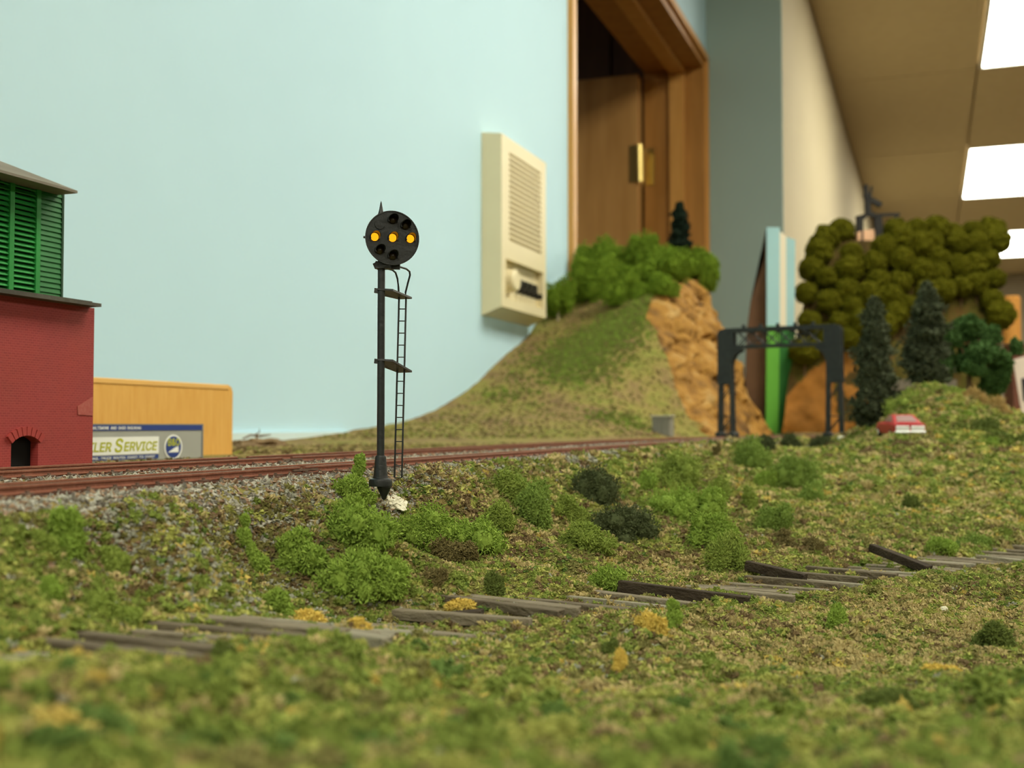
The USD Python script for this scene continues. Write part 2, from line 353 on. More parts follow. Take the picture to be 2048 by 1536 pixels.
def on_line(s, off, h):
    xy, tan = line(s); nr = np.stack([-tan[:, 1], tan[:, 0]], 1); xy = xy + nr * np.asarray(off)[..., None] if np.ndim(off) else xy + nr * off
    return np.concatenate([xy, np.full((len(xy), 1), 0) + np.reshape(np.asarray(h, float) + CAMZ, (-1, 1))], 1)

# ================================================================== the layout's ground
sstep = lambda a, b, x: np.clip((x - a) / (b - a), 0, 1) ** 2 * (3 - 2 * np.clip((x - a) / (b - a), 0, 1))
OLD = [(-60, 1350, .108), (60, 1328, .128), (230, 1308, .150), (400, 1290, .171), (650, 1272, .198), (900, 1249, .229), (1150, 1222, .258), (1370, 1198, .285), (1560, 1172, .315), (1745, 1151, .355), (1900, 1133, .395), (2050, 1114, .44), (2250, 1090, .51)]
OLDP = np.array([P(*o) for o in OLD])           # middle of the old trackbed
cp = [p for p in OLDP]
dv = np.gradient(OLDP[:, :2], axis=0); dv /= np.linalg.norm(dv, axis=1, keepdims=True); sd = np.stack([-dv[:, 1], dv[:, 0]], 1)
for w in (-.012, .012): cp += [np.array([*(p[:2] + s * w), p[2]]) for p, s in zip(OLDP, sd)]
for s in np.arange(-.25, 1.9, .06):             # the ballast's outer edge
    cp.append(on_line(s, -.050, BED - .0025)[0]); cp.append(on_line(s, -.058, BED - .007)[0])
CPX = [  # embankment and the ground around it, read off the picture at believable distances
    (100, 1100, .185), (250, 1120, .20), (60, 1220, .16), (300, 1210, .19), (480, 1190, .215), (520, 1090, .245), (700, 1200, .235), (640, 1060, .27), (770, 1090, .268), (900, 1060, .31), (930, 1170, .258), (1060, 1050, .34), (1080, 1150, .285),
    (1200, 1060, .37), (1230, 1150, .305), (1330, 960, .52), (1400, 1040, .43), (1430, 1130, .345), (1450, 940, .62), (1520, 1010, .50), (1560, 1110, .37), (1580, 960, .62), (1640, 1060, .45), (1600, 910, .80), (1530, 893, .80), (1640, 885, .93),
    (1700, 930, .71), (1690, 1000, .57), (1700, 1090, .42), (1800, 990, .585), (1800, 1080, .45), (1760, 885, .80), (1815, 881, .76), (1900, 900, .73), (1900, 1000, .575), (1950, 1060, .49), (2040, 1000, .58), (2045, 1070, .49), (2040, 920, .70),
    (1770, 850, .88), (1800, 812, .87), (1850, 776, .88), (1910, 790, .88), (1960, 812, .87), (2010, 846, .84), (2060, 870, .82),
    (1720, 858, 1.02), (1860, 800, .97), (1950, 830, .97),
    # in front of the old trackbed
    (1500, 1248, .250), (1700, 1208, .285), (1900, 1165, .335), (2040, 1140, .375), (1560, 1330, .228), (1750, 1300, .24), (1950, 1270, .26), (1300, 1290, .222), (1200, 1350, .195), (1000, 1320, .195), (1000, 1400, .155), (700, 1330, .162), (700, 1420, .130), (350, 1360, .132), (350, 1440, .108), (60, 1400, .104), (60, 1480, .09), (200, 1536, .082),
    (700, 1536, .093), (1200, 1536, .096), (1700, 1536, .102), (2040, 1536, .105), (1300, 1450, .136), (1700, 1440, .147), (2040, 1420, .155), (1650, 1395, .190), (1900, 1370, .20), (1450, 1400, .165)]
cp += [P(*c) for c in CPX]
for x in np.linspace(-.14, .14, 5):
    for y, h in ((.045, -.031), (-.02, -.036), (-.12, -.038)): cp.append(np.array([x, y, CAMZ + h]))
for t, q, h in ((1.4, -.10, -.02), (1.8, -.11, -.02), (1.5, .1, -.014), (2.0, .0, -.014), (2.35, -.1, -.02), (.9, -.11, -.02), (-.2, .05, -.03), (.45, -.1, -.052), (.3, -.11, -.052)): cp.append(TQ(t, q, h))
cp = np.array(cp)
RBF = RBFInterpolator(cp[:, :2], cp[:, 2], kernel="thin_plate_spline", smoothing=2e-5)

def rows(a, b, lo, hi, fine, coarse):
    x, out = a, [a]
    while x < b:
        d = 0 if lo <= x <= hi else min(abs(x - lo), abs(x - hi)); x += min(coarse, fine + d * .022); out.append(min(x, b))
    return np.array(out)
GT = rows(-.16, 2.42, .05, .46, .0014, .014); GQ = rows(-.115, P_ - .0055, -.06, .15, .0014, .008)
tt, qq = np.meshgrid(GT, GQ, indexing="ij"); gxy = TQ(tt, qq)[..., :2].reshape(-1, 2)
gs, gu = track_frame(gxy)
h = RBF(gxy) - CAMZ
p3 = np.c_[gxy, np.zeros(len(gxy))]
nz = lambda f, o, s: 2 * meshkit.fbm(p3 * f + 40, o, s) - 1
bank = sstep(.040, .062, -gu)
h = h + bank * (.0030 * nz(38, 3, 1) + .0016 * nz(140, 2, 2) + .0006 * nz(420, 2, 3))
far_ = -.0150 + .0012 * nz(60, 3, 5) - .0015 * sstep(.05, .12, gu)
hh = np.where(gu < 0, BED + (h - BED) * sstep(.041, .056, -gu), BED + (far_ - BED) * sstep(.041, .053, gu))
hh = np.where(gs > 1.93, np.where(gu < 0, h, far_), hh)
dold, iold = cKDTree(OLDP[:, :2]).query(gxy)
GH = hh.reshape(tt.shape)
GI = RegularGridInterpolator((GT, GQ), GH, bounds_error=False, fill_value=None)
def ground(xy):
    xy = np.atleast_2d(xy); return GI(np.stack([xy @ D2, xy @ N2], -1)) + CAMZ
def ground_hit(px, py, lo=.06, hi=1.6):
    """Where the line of sight of a pixel first meets the ground."""
    r = ray(px, py); Y = np.arange(lo, hi, .0015); pts = r[None] * (Y / r[1])[:, None] + np.array([0, 0, CAMZ])
    below = np.nonzero(pts[:, 2] < ground(pts[:, :2]))[0]
    return pts[below[0]] if len(below) else pts[-1]
nt_, nq_ = tt.shape
gv = TQ(tt, qq, GH).reshape(-1, 3); ii = np.arange(nt_ * nq_).reshape(nt_, nq_)
gf = np.concatenate([np.stack([ii[:-1, :-1], ii[1:, :-1], ii[1:, 1:]], -1).reshape(-1, 3), np.stack([ii[:-1, :-1], ii[1:, 1:], ii[:-1, 1:]], -1).reshape(-1, 3)])
ring = np.concatenate([ii[:, 0], ii[-1, 1:], ii[-2::-1, -1], ii[0, -2:0:-1]]); low = gv[ring].copy(); low[:, 2] = CAMZ - .085
k = len(gv); nr_ = len(ring); a_ = np.arange(nr_); b_ = (a_ + 1) % nr_
gf = np.concatenate([gf, np.stack([ring[a_], k + a_, ring[b_]], -1), np.stack([ring[b_], k + a_, k + b_], -1)]); gv = np.vstack([gv, low])
if trimesh.Trimesh(gv, gf, process=False).face_normals[:100, 2].mean() < 0: gf = gf[:, ::-1]
def soil(name, ramp1, ramp2):
    nodes = {"geo": ("geometry", {}), "n1": ("noise_texture", {"scale": 45.0, "detail": 5.0, "roughness": .65}), "n2": ("noise_texture", {"scale": 700.0, "detail": 3.0}),
             "r1": ("rgb_ramp", {"ramp": ramp1}), "r2": ("rgb_ramp", {"ramp": ramp2}), "m": ("mix_color", {"blend_type": "mix", "fac": .5}),
             "b": ("bump", {"strength": .6, "distance": .0006}), "p": ("principled_bsdf", {"roughness": .95, "specular_ior_level": .15})}
    return usdkit.material(stage, "/World/Looks/" + name, nodes, [("geo.position", "n1.vector"), ("geo.position", "n2.vector"), ("n1.fac", "r1.fac"), ("n2.fac", "r2.fac"), ("r1.color", "m.a"), ("r2.color", "m.b"), ("m.result", "p.base_color"), ("n2.fac", "b.height"), ("b.normal", "p.normal")], surface="p.BSDF")
M_soil = soil("scenery_soil", [(.3, C(96, 78, 50)), (.45, C(132, 114, 66)), (.58, C(120, 118, 56)), (.72, C(96, 112, 44))], [(.3, C(92, 76, 50)), (.5, C(136, 124, 74)), (.7, C(166, 150, 96))])
obj("ground", (gv, gf), M_soil, label="uneven scenery base of the model railway with bank and old trackbed", cat="ground", kind="structure", smooth=True)

# ---- the bench under it
M_ply = mat("plywood", C(176, 138, 88), C(190, 152, 100), 8, .6, stretch=(2, 2, 30))
bench = thing("layout_bench", "plywood bench that carries the model railway along the wall", "bench", loc=(0, 0, 0))
obj("bench_top", wallbox(-.16, 2.42, -.115, P_ - .0055, CAMZ - .104, CAMZ - .0852), M_ply, bench)
obj("fascia", wallbox(-.16, 2.42, -.128, -.1155, CAMZ - .19, CAMZ - .058), mat("fascia_board", C(92, 66, 42), C(104, 76, 50), 10, .5), bench)
for t in (-.1, .75, 1.55, 2.36):
    for q in (-.06, .44): obj("leg", wallbox(t - .03, t + .03, q - .03, q + .03, 0, CAMZ - .1045), M_ply, bench)

# ================================================================== tracks
M_rail = mat("rusty_rail", C(128, 78, 58), C(150, 98, 76), 220, .62, .2, 900, island=.3, spec=.35)
M_railtop = mat("rail_head", C(130, 106, 82), C(150, 124, 98), 300, .38, metal=.3, spec=.5)
M_tie = mat("painted_tie", C(78, 50, 38), C(104, 68, 52), 260, .8, .3, 900, spec=.25)
M_plate = mat("tie_plate", C(92, 74, 62), C(116, 94, 80), 400, .7, spec=.25)
RZ0 = BED + .00045                              # underside of the rail
prof = np.array([(-1.05, 0), (1.05, 0), (1.05, .28), (.24, .48), (.22, 1.35), (.52, 1.52), (.52, 1.98), (.40, 2.08), (-.40, 2.08), (-.52, 1.98), (-.52, 1.52), (-.22, 1.35), (-.24, .48), (-1.05, .28)]) * .001 * np.array([.9, .80])
def sweep(off, s0, s1, pf, z):
    s = np.arange(s0, s1 + 1e-6, .012); xy, tan = line(s); nr = np.stack([-tan[:, 1], tan[:, 0]], 1)
    c = xy + nr * off; n = len(pf)
    v = np.concatenate([c[:, None] - nr[:, None] * pf[None, :, :1], np.broadcast_to(z + CAMZ + pf[None, :, 1:], (len(s), n, 1))], -1).reshape(-1, 3)
    f = []
    for i in range(len(s) - 1):
        for j in range(n):
            k = (j + 1) % n; f += [[i * n + j, (i + 1) * n + j, (i + 1) * n + k], [i * n + j, (i + 1) * n + k, i * n + k]]
    for j in range(1, n - 1): f += [[0, j, j + 1], [(len(s) - 1) * n, (len(s) - 1) * n + j + 1, (len(s) - 1) * n + j]]
    m = trimesh.Trimesh(v, np.array(f), process=False)
    if m.volume < 0: m.invert()
    return m
TIE = .0074
rng = np.random.default_rng(5)
for off0, lab in ((-.025, "nearer rusty main line track running past the signal mast"), (.025, "farther rusty main line track, next to the brick building")):
    tr = thing("railway_track", lab, "track")
    joint = .2545 if off0 < 0 else .33
    for g in (-.00875, .00875):
        dzr = -.0006 if off0 < 0 and g > 0 else 0.0
        for a, b in ((-.24, joint - .0003), (joint + .0003, 1.92)):
            rl = obj("rail", sweep(off0 + g, a, b, prof, RZ0 + dzr), M_rail, tr)
            obj("running_surface", sweep(off0 + g, a, b, np.array([(-.38, 1.60), (.38, 1.60), (.38, 1.675), (-.38, 1.675)]) * .001, RZ0 + dzr), M_railtop, rl, label="worn dull top of the rail head")
        for sgn in (-1, 1): obj("rail_joiner", sweep(off0 + g + sgn * .00052, joint - .006, joint + .006, np.array([(-.22, .5), (.22, .5), (.22, 1.02), (-.22, 1.02)]) * .001, RZ0 + dzr), M_plate, tr)
    rest = []
    for n_ in range(285):
        s = -.19 + TIE * n_
        sk = rng.normal(0, .012); L = .0292 + rng.uniform(-.0008, .0008)
        c = on_line(s, off0 + rng.normal(0, .0003), RZ0 - .00105)[0]; tn = line(s)[1][0]; ang = math.atan2(tn[1], tn[0]) + sk
        T = trimesh.transformations.rotation_matrix(ang, [0, 0, 1]) @ trimesh.transformations.rotation_matrix(-.0343 if off0 < 0 else 0.0, [1, 0, 0]); T[:3, 3] = c + (np.array([0, 0, -.0003]) if off0 < 0 else 0)
        tm = box(.00265, L, .0020, b=.00012); tm.apply_transform(T)
        pls = []
        for g in (-.00875, .00875):
            for sg in (-1, 1):
                pm = cat_([box(.0021, .0013, .00032, (0, g + sg * .00175, .00112)), box(.0006, .00055, .0007, (rng.choice([-.0005, .0005]), g + sg * .0013, .0013))]); pm.apply_transform(T); pls.append(pm)
        if -.1 < s < .58:
            tp = obj("tie", tm, M_tie, tr); obj("tie_plate", cat_(pls), M_plate, tp)
        else: rest += [tm] + pls
    obj("distant_ties", cat_(rest), M_tie, tr, kind="stuff")

def instancer(name, protos, pos, scale, seed, label, cat, weights=None, which=None, tilt=.5, parent=None):
    """Loose stuff scattered on the ground: one PointInstancer."""
    r = np.random.default_rng(seed); n = len(pos)
    pi = UsdGeom.PointInstancer.Define(stage, path_of(parent) + "/" + numbered(path_of(parent), name))
    paths = []
    for nm, mesh, m in protos:
        p = usdkit.mesh(stage, f"{pi.GetPath()}/{numbered(str(pi.GetPath()), nm)}", mesh, m); paths.append(p.GetPath())
    pi.CreatePrototypesRel().SetTargets(paths)
    if which is None: which = r.choice(len(protos), n, p=weights)
    pi.CreateProtoIndicesAttr(Vt.IntArray.FromNumpy(np.asarray(which, np.int32)))
    pi.CreatePositionsAttr(Vt.Vec3fArray.FromNumpy(np.asarray(pos, np.float32)))
    pi.CreateScalesAttr(Vt.Vec3fArray.FromNumpy((scale[:, None] * r.uniform(.8, 1.25, (n, 3))).astype(np.float32)))
    a = r.uniform(0, 2 * np.pi, n); ax = r.normal(size=(n, 3)) * tilt; ax[:, 2] = 1.0; ax /= np.linalg.norm(ax, axis=1, keepdims=True)
    q = np.c_[np.cos(a / 2), np.sin(a / 2)[:, None] * ax]
    pi.CreateOrientationsAttr(Vt.QuathArray([Gf.Quath(float(x[0]), float(x[1]), float(x[2]), float(x[3])) for x in q]))
    return tag(pi.GetPrim(), label, cat, kind="stuff")
def stone(seed, r=.00046):
    g = np.random.default_rng(seed); return trimesh.convex.convex_hull(g.normal(size=(11, 3)) * np.array([1, 1, .8]) * r * .8)
M_bal = [mat(f"ballast_{n}", c, c2, 900, .85, spec=.25, island=.0) for n, c, c2 in (("grey", C(150, 150, 140), C(176, 174, 162)), ("pale", C(166, 162, 148), C(186, 182, 166)), ("dark", C(104, 100, 92), C(128, 120, 108)), ("brown", C(134, 106, 84), C(150, 124, 98)))]
r_ = np.random.default_rng(11)
n_ = 100000
s_ = -.10 + (1.35 + .1) * r_.uniform(0, 1, n_) ** 1.9; u_ = r_.uniform(-.0505, .049, n_)
sh_ = np.arange(n_) > 78000; s_ = np.where(sh_, -.08 + .75 * r_.uniform(0, 1, n_) ** 1.3, s_); u_ = np.where(sh_, r_.uniform(-.057, -.0415, n_), u_)
spill = ~sh_ & (r_.uniform(0, 1, n_) < .16); u_ = np.where(spill, -.046 - np.abs(r_.normal(0, .004, n_)) , u_)
pb = on_line(s_, u_, 0); pb[:, 2] = ground(pb[:, :2]) + .0001
keep = ~((np.abs(np.abs(np.abs(u_) - .025) - .00875) < .0017))
mod = ((s_ + .19 + TIE / 2) % TIE) - TIE / 2
ontie = (np.abs(mod) < .0015) & (np.abs(np.abs(u_) - .025) < .0148); keep &= ~(ontie & (r_.uniform(0, 1, n_) < .93))
keep &= pb[:, 1] > .05
pb, s_ = pb[keep], s_[keep]
instancer("ballast", [("stone", stone(i), M_bal[i]) for i in range(4)], pb, .75 + .8 * np.clip(s_, 0, 1), 12, "grey crushed stone ballast between and beside the two tracks", "ballast", weights=[.45, .3, .15, .10])
# ================================================================== the signal mast
M_sig = mat("signal_black", C(30, 33, 33), C(38, 41, 40), 300, .42, .1, 900, spec=.45)
M_lens_off = mat("dark_lens", C(44, 34, 16), None, 100, .25)
M_lens_on = glow("lit_amber_lens", (1.0, .34, .008), .80)
SY = .29
sb = P(761, 963, SY); sgz = sb[2]
mmx = SY / FPX                                  # metres per pixel at the mast
sig = thing("position_light_signal", "tall black railway signal mast with round target and three lit amber lamps", "signal", loc=sb)
mast = lambda px, py, dy=0.0: P(px, py, SY + dy) - sb
def zpx(py): return P(761, py, SY)[2] - sgz
r0 = 7.6 * mmx
obj("mast", trimesh.Trimesh(*V(lathe([(0, zpx(912)), (r0, zpx(912)), (r0 * .96, zpx(530)), (r0 * .96, zpx(430)), (0, zpx(430))], 24))), M_sig, sig, smooth=40)
obj("mast_base", lathe([(0, -.0012), (23 * mmx, -.0012), (23.5 * mmx, 0), (22 * mmx, .0006), (15 * mmx, .0009), (14 * mmx, .0016), (11 * mmx, zpx(915)), (9.6 * mmx, zpx(911)), (r0, zpx(911)), (0, zpx(911))], 28), M_sig, sig, smooth=40)
ft = lathe([(0, -.0048), (.0004, -.0046), (14 * mmx, -.0016), (14 * mmx, -.0010), (0, -.0010)], 18); ft.apply_translation((7 * mmx, 0, 0))
obj("mounting_plug", ft, M_sig, sig)
# target: a local frame facing out of the board
YAW = math.radians(-18); FV = np.array([-math.sin(YAW), -math.cos(YAW), 0]); RV = np.array([math.cos(YAW), -math.sin(YAW), 0])
tc = P(784.5, 476, SY - .0022) - sb
def tl(x, y, z): return tc + RV * x + FV * y + np.array([0, 0, z])   # x right, y out towards the viewer, z up
def place(m, c, axis):
    """Turns a mesh built along +z onto axis, at c."""
    m = m.copy(); m.apply_transform(trimesh.geometry.align_vectors([0, 0, 1], axis)); m.apply_translation(c); return m
RT = 54.5 * mmx
obj("target", place(lathe([(0, -.0003), (RT * .985, -.0003), (RT, -.0001), (RT, .0003), (RT * .96, .0003), (RT * .95, .00012), (0, .00012)], 64), tl(0, 0, 0), FV), M_sig, sig, label="round black target plate")
obj("back_box", cat_([place(lathe([(0, 0), (RT * .55, 0), (RT * .5, .0022), (RT * .3, .0028), (0, .0028)], 24), tl(0, -.0004, 0), -FV), bar(tl(-.001, -.0012, 0), tl(-.001, -.0012, -RT * 1.05), .0016)]), M_sig, sig)
sp = 36 * mmx
lr = 8.2 * mmx
def hood(c):
    a = np.linspace(math.radians(-30), math.radians(210), 16); L = .0030
    pts = []
    for r in (lr * 1.28, lr * 1.12):
        for y, sh in ((0, 1), (L, .78)):
            pts.append(np.array([c + RV * (r * np.cos(t)) + np.array([0, 0, 1]) * (r * np.sin(t)) + FV * (y * (.45 + .55 * max(math.sin(t), 0)) if y else 0) for t in a]))
    v = np.concatenate(pts); n = len(a); f = []
    def quad(a0, b0, flip=False):
        for i in range(n - 1):
            q = [[a0 + i, a0 + i + 1, b0 + i + 1], [a0 + i, b0 + i + 1, b0 + i]]
            f.extend([x[::-1] for x in q] if flip else q)
    quad(0, n); quad(2 * n, 3 * n, True); quad(n, 3 * n); quad(0, 2 * n, True)
    return trimesh.Trimesh(v, np.array(f), process=False)
lit = [(-1, 0), (0, 0), (1, 0)]
dg = .72
for (i, j) in lit + [(0, 1), (0, -1), (dg, dg), (-dg, -dg)]:
    c = tl(i * sp, .0002, j * sp + (0 if (i, j) not in lit else 0) - (0.0))
    on = (i, j) in lit
    lp = thing("lamp", None, parent=sig)
    if on: lp.SetCustomDataByKey("label", "lit amber lamp")
    obj("hood", hood(c), M_sig, lp)
    obj("lens", place(lathe([(0, 0), (lr, 0), (lr * .95, lr * .25), (lr * .6, lr * .55), (0, lr * .7)], 20), c + FV * .00005, FV), M_lens_on if on else M_lens_off, lp, smooth=60)
obj("blanking_plate", place(lathe([(0, 0), (lr * 1.25, 0), (lr * 1.2, .0003), (0, .0003)], 20), tl(-dg * sp, .0002, dg * sp), FV), M_sig, sig)
fin = lathe([(0, 0), (9 * mmx, 0), (9.5 * mmx, 5 * mmx), (8 * mmx, 10 * mmx), (4 * mmx, 24 * mmx), (1.6 * mmx, 38 * mmx), (.6 * mmx, 43 * mmx), (0, 43.5 * mmx)], 18); fin.apply_translation(P(762, 444, SY + .0012) - sb)
obj("finial", fin, M_sig, sig, smooth=50)
obj("target_bracket", cat_([bar(mast(750, 531), mast(800, 533), .0011, .0016), bar(mast(748, 533), mast(755, 530), .0014), box(.0040, .0034, .0018, mast(768, 531))]), M_sig, sig)
obj("edge_pin", trimesh.Trimesh(*V(tube([mast(727, 474, -.002), mast(735, 475, -.002)], .0003, 8))), M_sig, sig)
LB = .0105                                       # the ladder stands this far behind the mast
for (ya, yb) in ((579, 591), (720, 738)):
    pl = [P(755, ya - 1, SY - .0012) - sb, P(786, ya + 1, SY - .0006) - sb, P(824, yb + 5, SY + .013) - sb, P(796, yb + 6, SY + .014) - sb, P(757, ya + 9, SY + .003) - sb]
    obj("platform", cat_([plate(pl, .0005), bar(mast(749, ya + 2), mast(766, ya + 4), .0011, .0012)]), M_sig, sig)
LX = lambda y: 798 - (y - 600) * .0255            # the ladder leans a little
LRX = lambda y: 812 - (y - 600) * .0235
for fx in (LX, LRX): obj("ladder_rail", tube([mast(fx(y), y, LB) for y in (600, 720, 840, 955)], 1.9 * mmx, 6), M_sig, sig)
for k in range(15):
    y = 618 + k * 24.1
    obj("ladder_rung", tube([mast(LX(y), y, LB), mast(LRX(y), y, LB)], 1.15 * mmx, 6), M_sig, sig)
obj("handrail", tube([mast(LX(600), 600, LB), mast(797, 575, LB), mast(795, 558, LB), mast(791, 545, LB - .002), mast(785, 540, LB - .004), mast(768, 536, .002)], 2.0 * mmx, 7), M_sig, sig)
obj("handrail", tube([mast(LRX(600), 600, LB), mast(811, 585, LB), mast(816, 565, LB), mast(820, 550, LB), mast(819, 543, LB - .001), mast(813, 538, LB - .003), mast(790, 531, .002)], 2.0 * mmx, 7), M_sig, sig)

# ================================================================== brick building with louvred upper floor
M_brick = mat("red_brick_paint", C(150, 56, 52), C(164, 64, 58), 60, .7, 0, spec=.3)
nodes = {"tc": ("texture_coordinate", {}), "mp": ("mapping", {"mapping_type": "point", "rotation": (math.pi / 2, 0, 0), "scale": (1, 1, 1)}),
         "bk": ("brick_texture", {"scale": 420.0, "mortar_size": .06, "color1": C(158, 58, 54), "color2": C(146, 52, 50), "mortar": C(163, 66, 61), "brick_width": .7, "row_height": .32}),
         "n": ("noise_texture", {"scale": 60.0, "detail": 4.0}), "m": ("mix_color", {"blend_type": "multiply", "fac": .25}), "b": ("bump", {"strength": .35, "distance": .0002, "invert": True}), "p": ("principled_bsdf", {"roughness": .62, "specular_ior_level": .35})}
M_brickwall = usdkit.material(stage, "/World/Looks/brick_courses", nodes, [("tc.object", "mp.vector"), ("mp.vector", "bk.vector"), ("tc.object", "n.vector"), ("bk.color", "m.a"), ("n.color", "m.b"), ("m.result", "p.base_color"), ("bk.fac", "b.height"), ("b.normal", "p.normal")], surface="p.BSDF")
M_green = mat("green_paint", C(30, 128, 52), C(38, 142, 60), 90, .55, .1, 600)
M_roof = mat("dark_roof", C(60, 58, 52), C(84, 80, 70), 60, .8, .2, 500)
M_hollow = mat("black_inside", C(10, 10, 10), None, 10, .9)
QB = .262
bt1 = tq_of(hitq(187, 760, QB))[0]
zg = ground(TQ(bt1, QB)[None, :2])[0] - .0005
zb_ = hitq(187, 616, QB)[2] - zg                 # wall height
bd = thing("brick_building", "red brick model building with green louvred upper storey beside the track", "building", loc=[*TQ(bt1, QB)[:2], zg], rz=90 - math.degrees(TH))
# local: x along +t (0 = right corner, building to the left), y towards the blue wall, z up
LBD, DBD = .12, .075
ax0 = tq_of(hitq(22, 900, QB))[0] - bt1; ax1 = tq_of(hitq(76, 900, QB))[0] - bt1
za1 = hitq(50, 871, QB)[2] - zg; za0 = hitq(50, 884, QB)[2] - zg
acx, ahw = (ax0 + ax1) / 2, (ax1 - ax0) / 2
rise = za1 - za0; Ra = (ahw ** 2 + rise ** 2) / (2 * rise)
wallm = boxman(-LBD, 0, 0, DBD, -.002, zb_) - boxman(-LBD + .003, -.003, .003, DBD - .003, -.01, zb_ + .01)
arc = manifold3d.Manifold.cylinder(.02, Ra, Ra, 64, True).rotate((90, 0, 0)).translate((acx, 0, za1 - Ra))
hole = (arc ^ boxman(ax0, ax1, -.01, .01, 0, .1)) + boxman(ax0, ax1, -.01, .0075, -.01, za0 - .0002)
hole = hole ^ boxman(ax0, ax1, -.01, .008, -.003, za1)
for k_ in range(3):
    off = -.030 * (k_ + 1); wallm = wallm - hole.translate((off, 0, 0))
wallm = wallm - hole
obj("brick_wall", wallm, M_brickwall, bd)
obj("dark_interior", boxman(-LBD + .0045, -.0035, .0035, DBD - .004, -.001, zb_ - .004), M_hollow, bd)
for k in range(8):
    th = math.radians(90 + (k - 3.5) * 17); ri, ro = Ra * 1.0, Ra + .0027
    half = math.radians(7.2)
    thi = (th - math.pi / 2) * (math.asin(ahw / Ra) / math.radians(62)) + math.pi / 2
    hi = half * (math.asin(ahw / Ra) / math.radians(62))
    pts = [(acx + r * math.cos(a), za1 - Ra + r * math.sin(a)) for r, a in ((ri, thi - hi), (ro, thi - hi * .95), (ro, thi + hi * .95), (ri, thi + hi))]
    obj("arch_brick", cat_([plate([(x, -.0004, z) for x, z in pts], .0009)]), M_brick, bd)
obj("plaster_patch", plate([(-.0075, -.00012, zb_ * .40), (-.0004, -.00012, zb_ * .46), (-.0004, -.00012, zb_ * .345), (-.0072, -.00012, zb_ * .35)], .0002), mat("patched_brick", C(168, 92, 82), C(160, 74, 66), 900, .7), bd, label="paler patched area by the corner")
# lower roof: a thin dark slab, the louvred storey stands on it
tip = tq_of(hitq(199, 614, QB - .004))[0] - bt1
zr = hitq(198, 613, QB - .004)[2] - zg
obj("eave_roof", cat_([span(-LBD - .004, tip, -.0048, DBD + .0048, zb_, zb_ + .0011), span(-LBD - .002, tip - .002, -.0028, DBD + .0028, zb_ + .0011, zb_ + .0017)]), M_roof, bd)
uq = .0035
ux1 = tq_of(hitq(126, 500, QB + uq))[0] - bt1
z0u, z1u = zb_ + .0017, hitq(126, 388, QB + uq)[2] - zg
obj("upper_core", span(-LBD + .004, ux1 - .0006, uq + .0022, DBD - .004, z0u, z1u), mat("louvre_dark", C(14, 44, 22), None, 10, .8), bd)
px_posts = [127, 75, 22, -32, -88, -145]
tposts = [tq_of(hitq(p, 500, QB + uq))[0] - bt1 for p in px_posts]
xp = [ux1, tposts[1], tposts[2]] + [tposts[2] - (tposts[1] - tposts[2]) * k for k in range(1, 7)]
for k, x in enumerate(xp):
    if k: obj("louvre_post", span(x - .0009, x + .0009, uq - .0004, uq + .0022, z0u, z1u), M_green, bd)
obj("corner_post", span(ux1 - .0009, ux1, uq - .0003, uq + .0030, z0u, z1u), mat("dark_green_paint", C(14, 60, 30), None, 10, .6), bd)
nl = 21
for k in range(len(xp) - 1):
    a, b = xp[k + 1] + .0010, xp[k] - .0010
    for j in range(nl):
        z = z0u + (z1u - z0u) * (j + .5) / nl; hs = (z1u - z0u) / nl
        o = .0011 if k else .0003
        lv = plate([(a, uq - .0001, z - hs * .42), (b, uq - .0001, z - hs * .42), (b, uq + o, z + hs * (.30 if k else .52)), (a, uq + o, z + hs * (.30 if k else .52))], .00028)
        obj("louvre" if k else "clapboard", lv, M_green if k else mat("clapboard_green", C(20, 100, 40), C(26, 112, 46), 90, .6), bd)
zt1 = hitq(155, 398, QB - .004)[2] - zg; ex = tq_of(hitq(155, 398, QB - .0045))[0] - bt1
e = np.array([(ex, -.0045, z1u), (ex, DBD + .0045, z1u), (-LBD, DBD + .0045, z1u), (-LBD, -.0045, z1u)])
rdg = np.array([(ex - .030, DBD / 2, z1u + .0185), (-LBD + .03, DBD / 2, z1u + .0185)])
rv = np.vstack([e, rdg, e - [0, 0, .0008]])
rf = np.array([[0, 1, 4], [1, 2, 5], [1, 5, 4], [2, 3, 5], [3, 0, 4], [3, 4, 5], [6, 8, 7], [6, 9, 8], [0, 6, 7], [0, 7, 1], [1, 7, 8], [1, 8, 2], [2, 8, 9], [2, 9, 3], [3, 9, 6], [3, 6, 0]])
obj("hip_roof", (rv, rf), mat("grey_roof", C(112, 106, 92), C(124, 118, 104), 80, .7), bd)

# ---- cardboard block and highway trailer behind it
M_card = mat("ochre_card", C(214, 160, 74), C(222, 172, 88), 45, .75, .15, 300, stretch=(6, 6, 1))
QC = .365
ct1 = tq_of(hitq(465, 840, QC))[0]; zc1 = hitq(465, 771, QC)[2]; zc0 = ground(TQ(ct1, QC)[None, :2])[0] - .001
cb = thing("card_block", "ochre cardboard block standing behind the silver trailer", "box", loc=[*TQ(ct1, QC)[:2], zc0], rz=90 - math.degrees(TH))
hb = zc1 - zc0
pf = [(-.001, 0)] + []
prof_c = [(-.20, 0), (0, 0), (0, hb - .004), (-.0012, hb - .0012), (-.004, hb), (-.20, hb)]
from shapely.geometry import Polygon
ex_ = trimesh.creation.extrude_polygon(Polygon(prof_c), .03); v_ = np.array(ex_.vertices); ex_.vertices = np.stack([v_[:, 0], v_[:, 2], v_[:, 1]], 1); ex_.invert()
obj("card_body", ex_, M_card, cb)
obj("top_fold", span(-.20, -.004, -.0005, .0306, hb - .0026, hb + .0002, .0004), mat("card_edge", C(226, 178, 100), None, 30, .8), cb)
QT = .325
